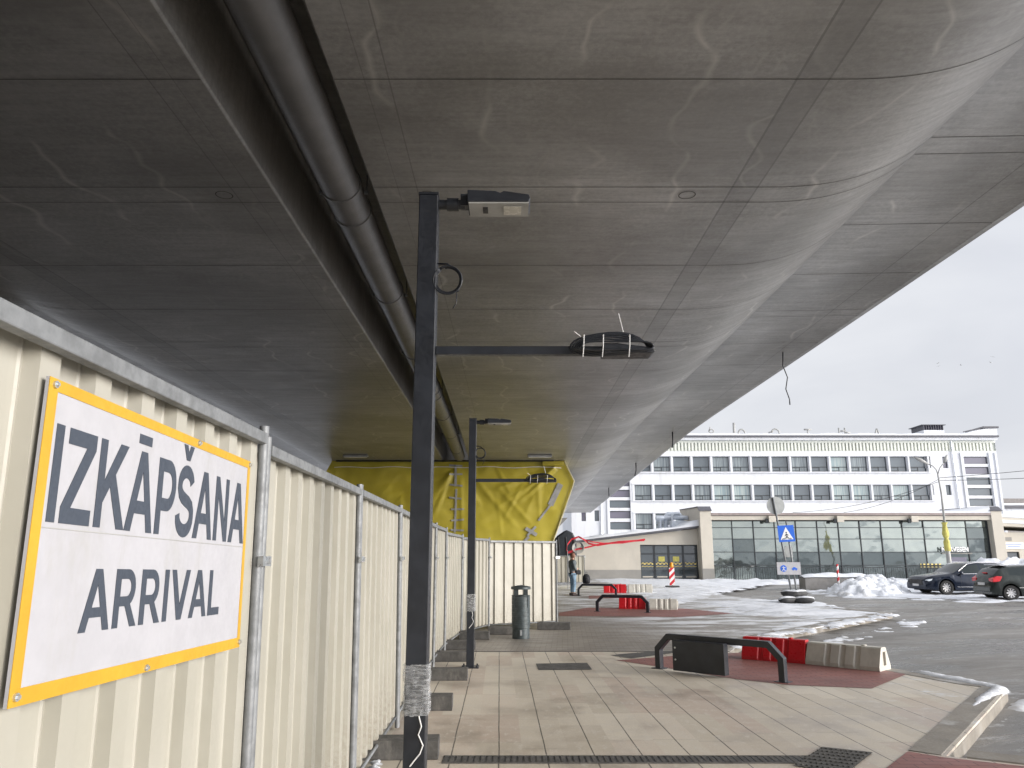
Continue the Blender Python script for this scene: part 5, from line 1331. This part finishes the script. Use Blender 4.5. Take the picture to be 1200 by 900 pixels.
# ---------------------------------------------------------------- cars
def interp(pts, x):
    if x <= pts[0][0]: return pts[0][1]
    for (a, va), (b, vb) in zip(pts, pts[1:]):
        if x <= b:
            t = (x-a)/(b-a); return va+(vb-va)*t
    return pts[-1][1]
def sm(pts, x, w_=.10): return sum(interp(pts, x+w_*k/3) for k in (-3,-2,-1,0,1,2,3))/7
def car(lab, loc, rz, L, W, topp, belt, wheels, wr, paint, win, ws, rearw, chrome, tail, cars_grp='cars parked by the snow'):
    t_ = thing('parked_car', lab, 'car', loc, rz, cars_grp)
    if 'hatchback' in lab: t_.scale = (.98, .98, .94)
    body, glass = MB(), {}
    N = 130; st = []
    gz = .20
    for i in range(N+1):
        x = L*i/N; top = sm(topp, x, .07); bl = min(sm(belt, x), top-.02); wd = W/2
        e = min(x, L-x); tap = 1-.16*max(0, 1-e/.55)**2
        wd *= tap
        zb = gz+.05*max(0, 1-e/.5)
        zarch = 0
        for wx in wheels:
            d = abs(x-wx); R = wr+.06
            if d < R: zb = max(zb, wr+sqrt(R*R-d*d))
        cab = max(0, min(1, (top-bl-.10)/.35))
        wrf = wd*(.86-.14*cab) if cab > 0 else wd*.86
        zb = min(zb, bl-.12)
        m1 = zb+(bl-zb)*.3; m2 = zb+(bl-zb)*.78
        ze = top-.02 if cab > .2 else top-.015
        ring = [(wd*.90, zb), (wd*.985, zb+.02), (wd, m1), (wd*.995, m2), (wd*.955, bl)]
        for f_ in (.12, .86): ring.append((wd*.945+(wrf-wd*.945)*f_, bl+(ze-bl)*f_))
        ring += [(wrf, ze), (wrf*.72, top+.005), (wrf*.35, top+.018), (0, top+.022)]
        st.append((x, ring))
    k = len(st[0][1])
    full = lambda ring: [(y, z) for y, z in ring]+[(-y, z) for y, z in ring[-2::-1]]
    nn = 2*k-1
    for x, ring in st: body.v += [(x, y, z) for y, z in full(ring)]
    for i in range(N):
        xm = L*(i+.5)/N
        for j in range(nn-1):
            jj = j if j < k-1 else nn-2-j
            quad = (i*nn+j, i*nn+j+1, (i+1)*nn+j+1, (i+1)*nn+j)
            key = None
            if jj == 5 and any(a < xm < b for a, b in win): key = 'side_window.%d.%d' % ([q for q, (a, b) in enumerate(win) if a < xm < b][0], j < k-1)
            if jj >= 7 and ws[0] < xm < ws[1]: key = 'windscreen'
            if jj >= 7 and rearw[0] < xm < rearw[1]: key = 'rear_window'
            if jj == 7 and key and 'side' not in key and False: key = None
            if key: glass.setdefault(key, []).append(quad)
            else: body.f.append(quad); body.mi.append(0)
    body.f += [tuple(range(nn)), tuple(range(N*nn, (N+1)*nn))]; body.mi += [0, 0]
    bv = list(body.v)
    bo = body.build('body', paint, t_, smooth='auto')
    for key, qs in glass.items():
        g = MB(); ids = sorted({i for q in qs for i in q}); mp_ = {i: n_ for n_, i in enumerate(ids)}
        g.v = [bv[i] for i in ids]; g.f = [tuple(mp_[i] for i in q) for q in qs]; g.mi = [0]*len(qs)
        g.build(key.split('.')[0], M['carglass'], t_, smooth=True)
    # underbody
    MB().box((.35, -W/2+.12, .17), (L-.35, W/2-.12, .55)).build('underbody', M['tyre'], t_)
    for wx in wheels:
        for s_ in (1, -1):
            yo = s_*(W/2-.02); yi = s_*(W/2-.24)
            wt = MB(); pr2 = [(wr-.01, 0), (wr, .03), (wr, .19), (wr-.01, .22), (wr*.66, .22), (wr*.64, .19), (wr*.64, .03), (wr*.66, 0)]
            n = 28; vs = []
            for r, h in pr2: vs += [(wx+r*cos(2*pi*q/n), yi+(yo-yi)*h/.22, wr+r*sin(2*pi*q/n)) for q in range(n)]
            wt.add(vs, [(a*n+q, a*n+(q+1) % n, ((a+1) % 8)*n+(q+1) % n, ((a+1) % 8)*n+q) for a in range(8) for q in range(n)])
            wo = wt.build('wheel', M['tyre'], t_, smooth='auto')
            rm = MB(); yb = yo-s_*.05
            rm.tube([(wx, yb-s_*.06, wr), (wx, yb-s_*.05, wr)], wr*.63, 24, 1)
            for q in range(9):
                a = 2*pi*q/9; rot_box(rm, (wx+.05*cos(a), yb, wr+.05*sin(a)), (wx+wr*.62*cos(a), yb-s_*-.01, wr+wr*.62*sin(a)), .055, .03, 0, up=(0, 1, 0))
            rm.tube([(wx, yb-s_*.02, wr), (wx, yb+s_*.02, wr)], .06, 12)
            rm.tube([(wx+wr*.62*cos(a), yb, wr+wr*.62*sin(a)) for a in [2*pi*i/28 for i in range(29)]], .014, 6)
            rm.build('rim', [M['rim'], M['tyre']], wo)
    return t_, st
# suv: local x = 0 at nose; faces -x in the world when rz = 0
L, W = 4.72, 1.92
top = [(0,.56),(.04,.76),(.25,.84),(1.25,.96),(1.35,.99),(2.05,1.39),(2.5,1.46),(3.6,1.44),(4.25,1.34),(4.60,.93),(4.72,.65)]
belt = [(0,.5),(.3,.78),(1.25,.90),(2.5,.93),(4.3,1.0),(4.6,.88),(4.72,.55)]
suv, st = car('dark blue estate car parked nose to the snow heap', (19.15, 37.2, RZ), radians(2), L, W, top, belt, (.92, 3.80), .325, M['paint_navy'], [(1.72,2.60),(2.68,3.52),(3.60,4.18)], (1.38, 2.12), (4.22, 4.56), True, None)
cr_ = MB(); 
for s_ in (1, -1):
    cr_.tube([(1.55, s_*W/2*.95, .945), (2.5, s_*W/2*.955, .955), (4.1, s_*W/2*.95, 1.015)], .014, 6)
    cr_.tube([(1.60, s_*W/2*.90, 1.08), (2.1, s_*.76, 1.385), (2.5, s_*.735, 1.445), (3.5, s_*.73, 1.425), (4.1, s_*.78, 1.26), (4.25, s_*.85, 1.03)], .014, 6)
    cr_.tube([(1.4, s_*(W/2+.005), .36), (3.35, s_*(W/2+.005), .36)], .018, 6)
cr_.build('chrome_trim', M['chrome'], suv)
for s_ in (1, -1):
    MB().prism([(.03,.65),(.10,.70),(.48,.755),(.50,.72),(.12,.61)], lambda p, h: (p[0], s_*h, p[1]), .55, .90).build('headlight', M['clearlamp'], suv, bevel=.01)
    MB().tube([(1.62, s_*.93, .97), (1.60, s_*1.06, 1.0), (1.60, s_*1.10, 1.0)], [.05,.09,.05], 8).build('wing_mirror', M['paint_navy'], suv, smooth=True)
    MB().box((4.45, s_*.70-.12, .85), (4.62, s_*.70+.12, 1.10)).build('taillight', M['redlamp'], suv, bevel=.01)
MB().box((-.015, -.55, .44), (.05, .55, .68)).build('grille', M['blackmat'], suv, bevel=.01)
MB().box((-.03, -.25, .38), (-.005, .25, .48)).build('number_plate', M['plate'], suv)
for s_ in (1,-1):
    MB().tube([(2.2, s_*.62, 1.475), (3.8, s_*.62, 1.46)], .016, 6).build('roof_rail', M['chrome'], suv)
mb = MB()
for xx in (1.62, 2.62, 3.55): mb.box((xx-.004, -W/2-.001, .40), (xx+.004, -W/2+.03, .92))
mb.build('door_gap', M['blackmat'], suv)
# hatchback: nose at local x=0 placed so that it faces +x in the world -> rz = pi
L, W = 3.95, 1.70
top = [(0,.55),(.05,.78),(.25,.86),(1.0,1.0),(1.7,1.40),(2.2,1.47),(3.1,1.44),(3.55,1.32),(3.86,.98),(3.92,.80),(3.95,.55)]
belt = [(0,.5),(.3,.80),(1.0,.92),(2.2,.96),(3.5,1.02),(3.8,.95),(3.95,.5)]
hb_, st = car('dark grey-green hatchback seen from behind with red tail lamp', (23.35, 32.3, RZ), radians(180-4), L, W, top, belt, (.75, 3.22), .315, M['paint_grey'], [(1.45,2.3),(2.38,3.18)], (1.05, 1.72), (3.50, 3.80), False, None)
for s_ in (1, -1):
    MB().prism([(3.62,.80),(3.90,.76),(3.92,.90),(3.72,1.02),(3.50,1.0)], lambda p, h: (p[0], s_*h, p[1]), .50, .835).build('taillight', M['redlamp'], hb_, bevel=.02)
    MB().tube([(1.42, s_*.80, .98), (1.42, s_*.95, 1.0), (1.42, s_*1.0, 1.0)], [.04,.08,.05], 8).build('wing_mirror', M['paint_grey'], hb_, smooth=True)
MB().box((3.93, -.26, .62), (3.975, .26, .73)).build('number_plate', M['plate'], hb_)
MB().box((3.70, -.70, .34), (3.99, .70, .56)).build('bumper', M['paint_grey'], hb_, bevel=.04)
MB().box((3.74, -.15, 1.12), (3.80, .15, 1.16)).build('brake_light', M['redlamp'], hb_)
cr_ = MB()
for s_ in (1, -1): cr_.box((1.1, s_*W/2-.012, .52), (2.9, s_*W/2+.012, .555))
cr_.build('side_moulding', M['lampgrey'], hb_)
mb = MB()
for s_ in (1,-1):
    for xx in (1.35, 2.34): mb.box((xx-.004, s_*(W/2)-.006, .36), (xx+.004, s_*(W/2)+.002, .95))
mb.build('door_gap', M['blackmat'], hb_)
MB().box((3.1, -.62, 1.455), (3.45, .62, 1.50)).build('roof_snow', M['cleansnow'], hb_, bevel=.02)
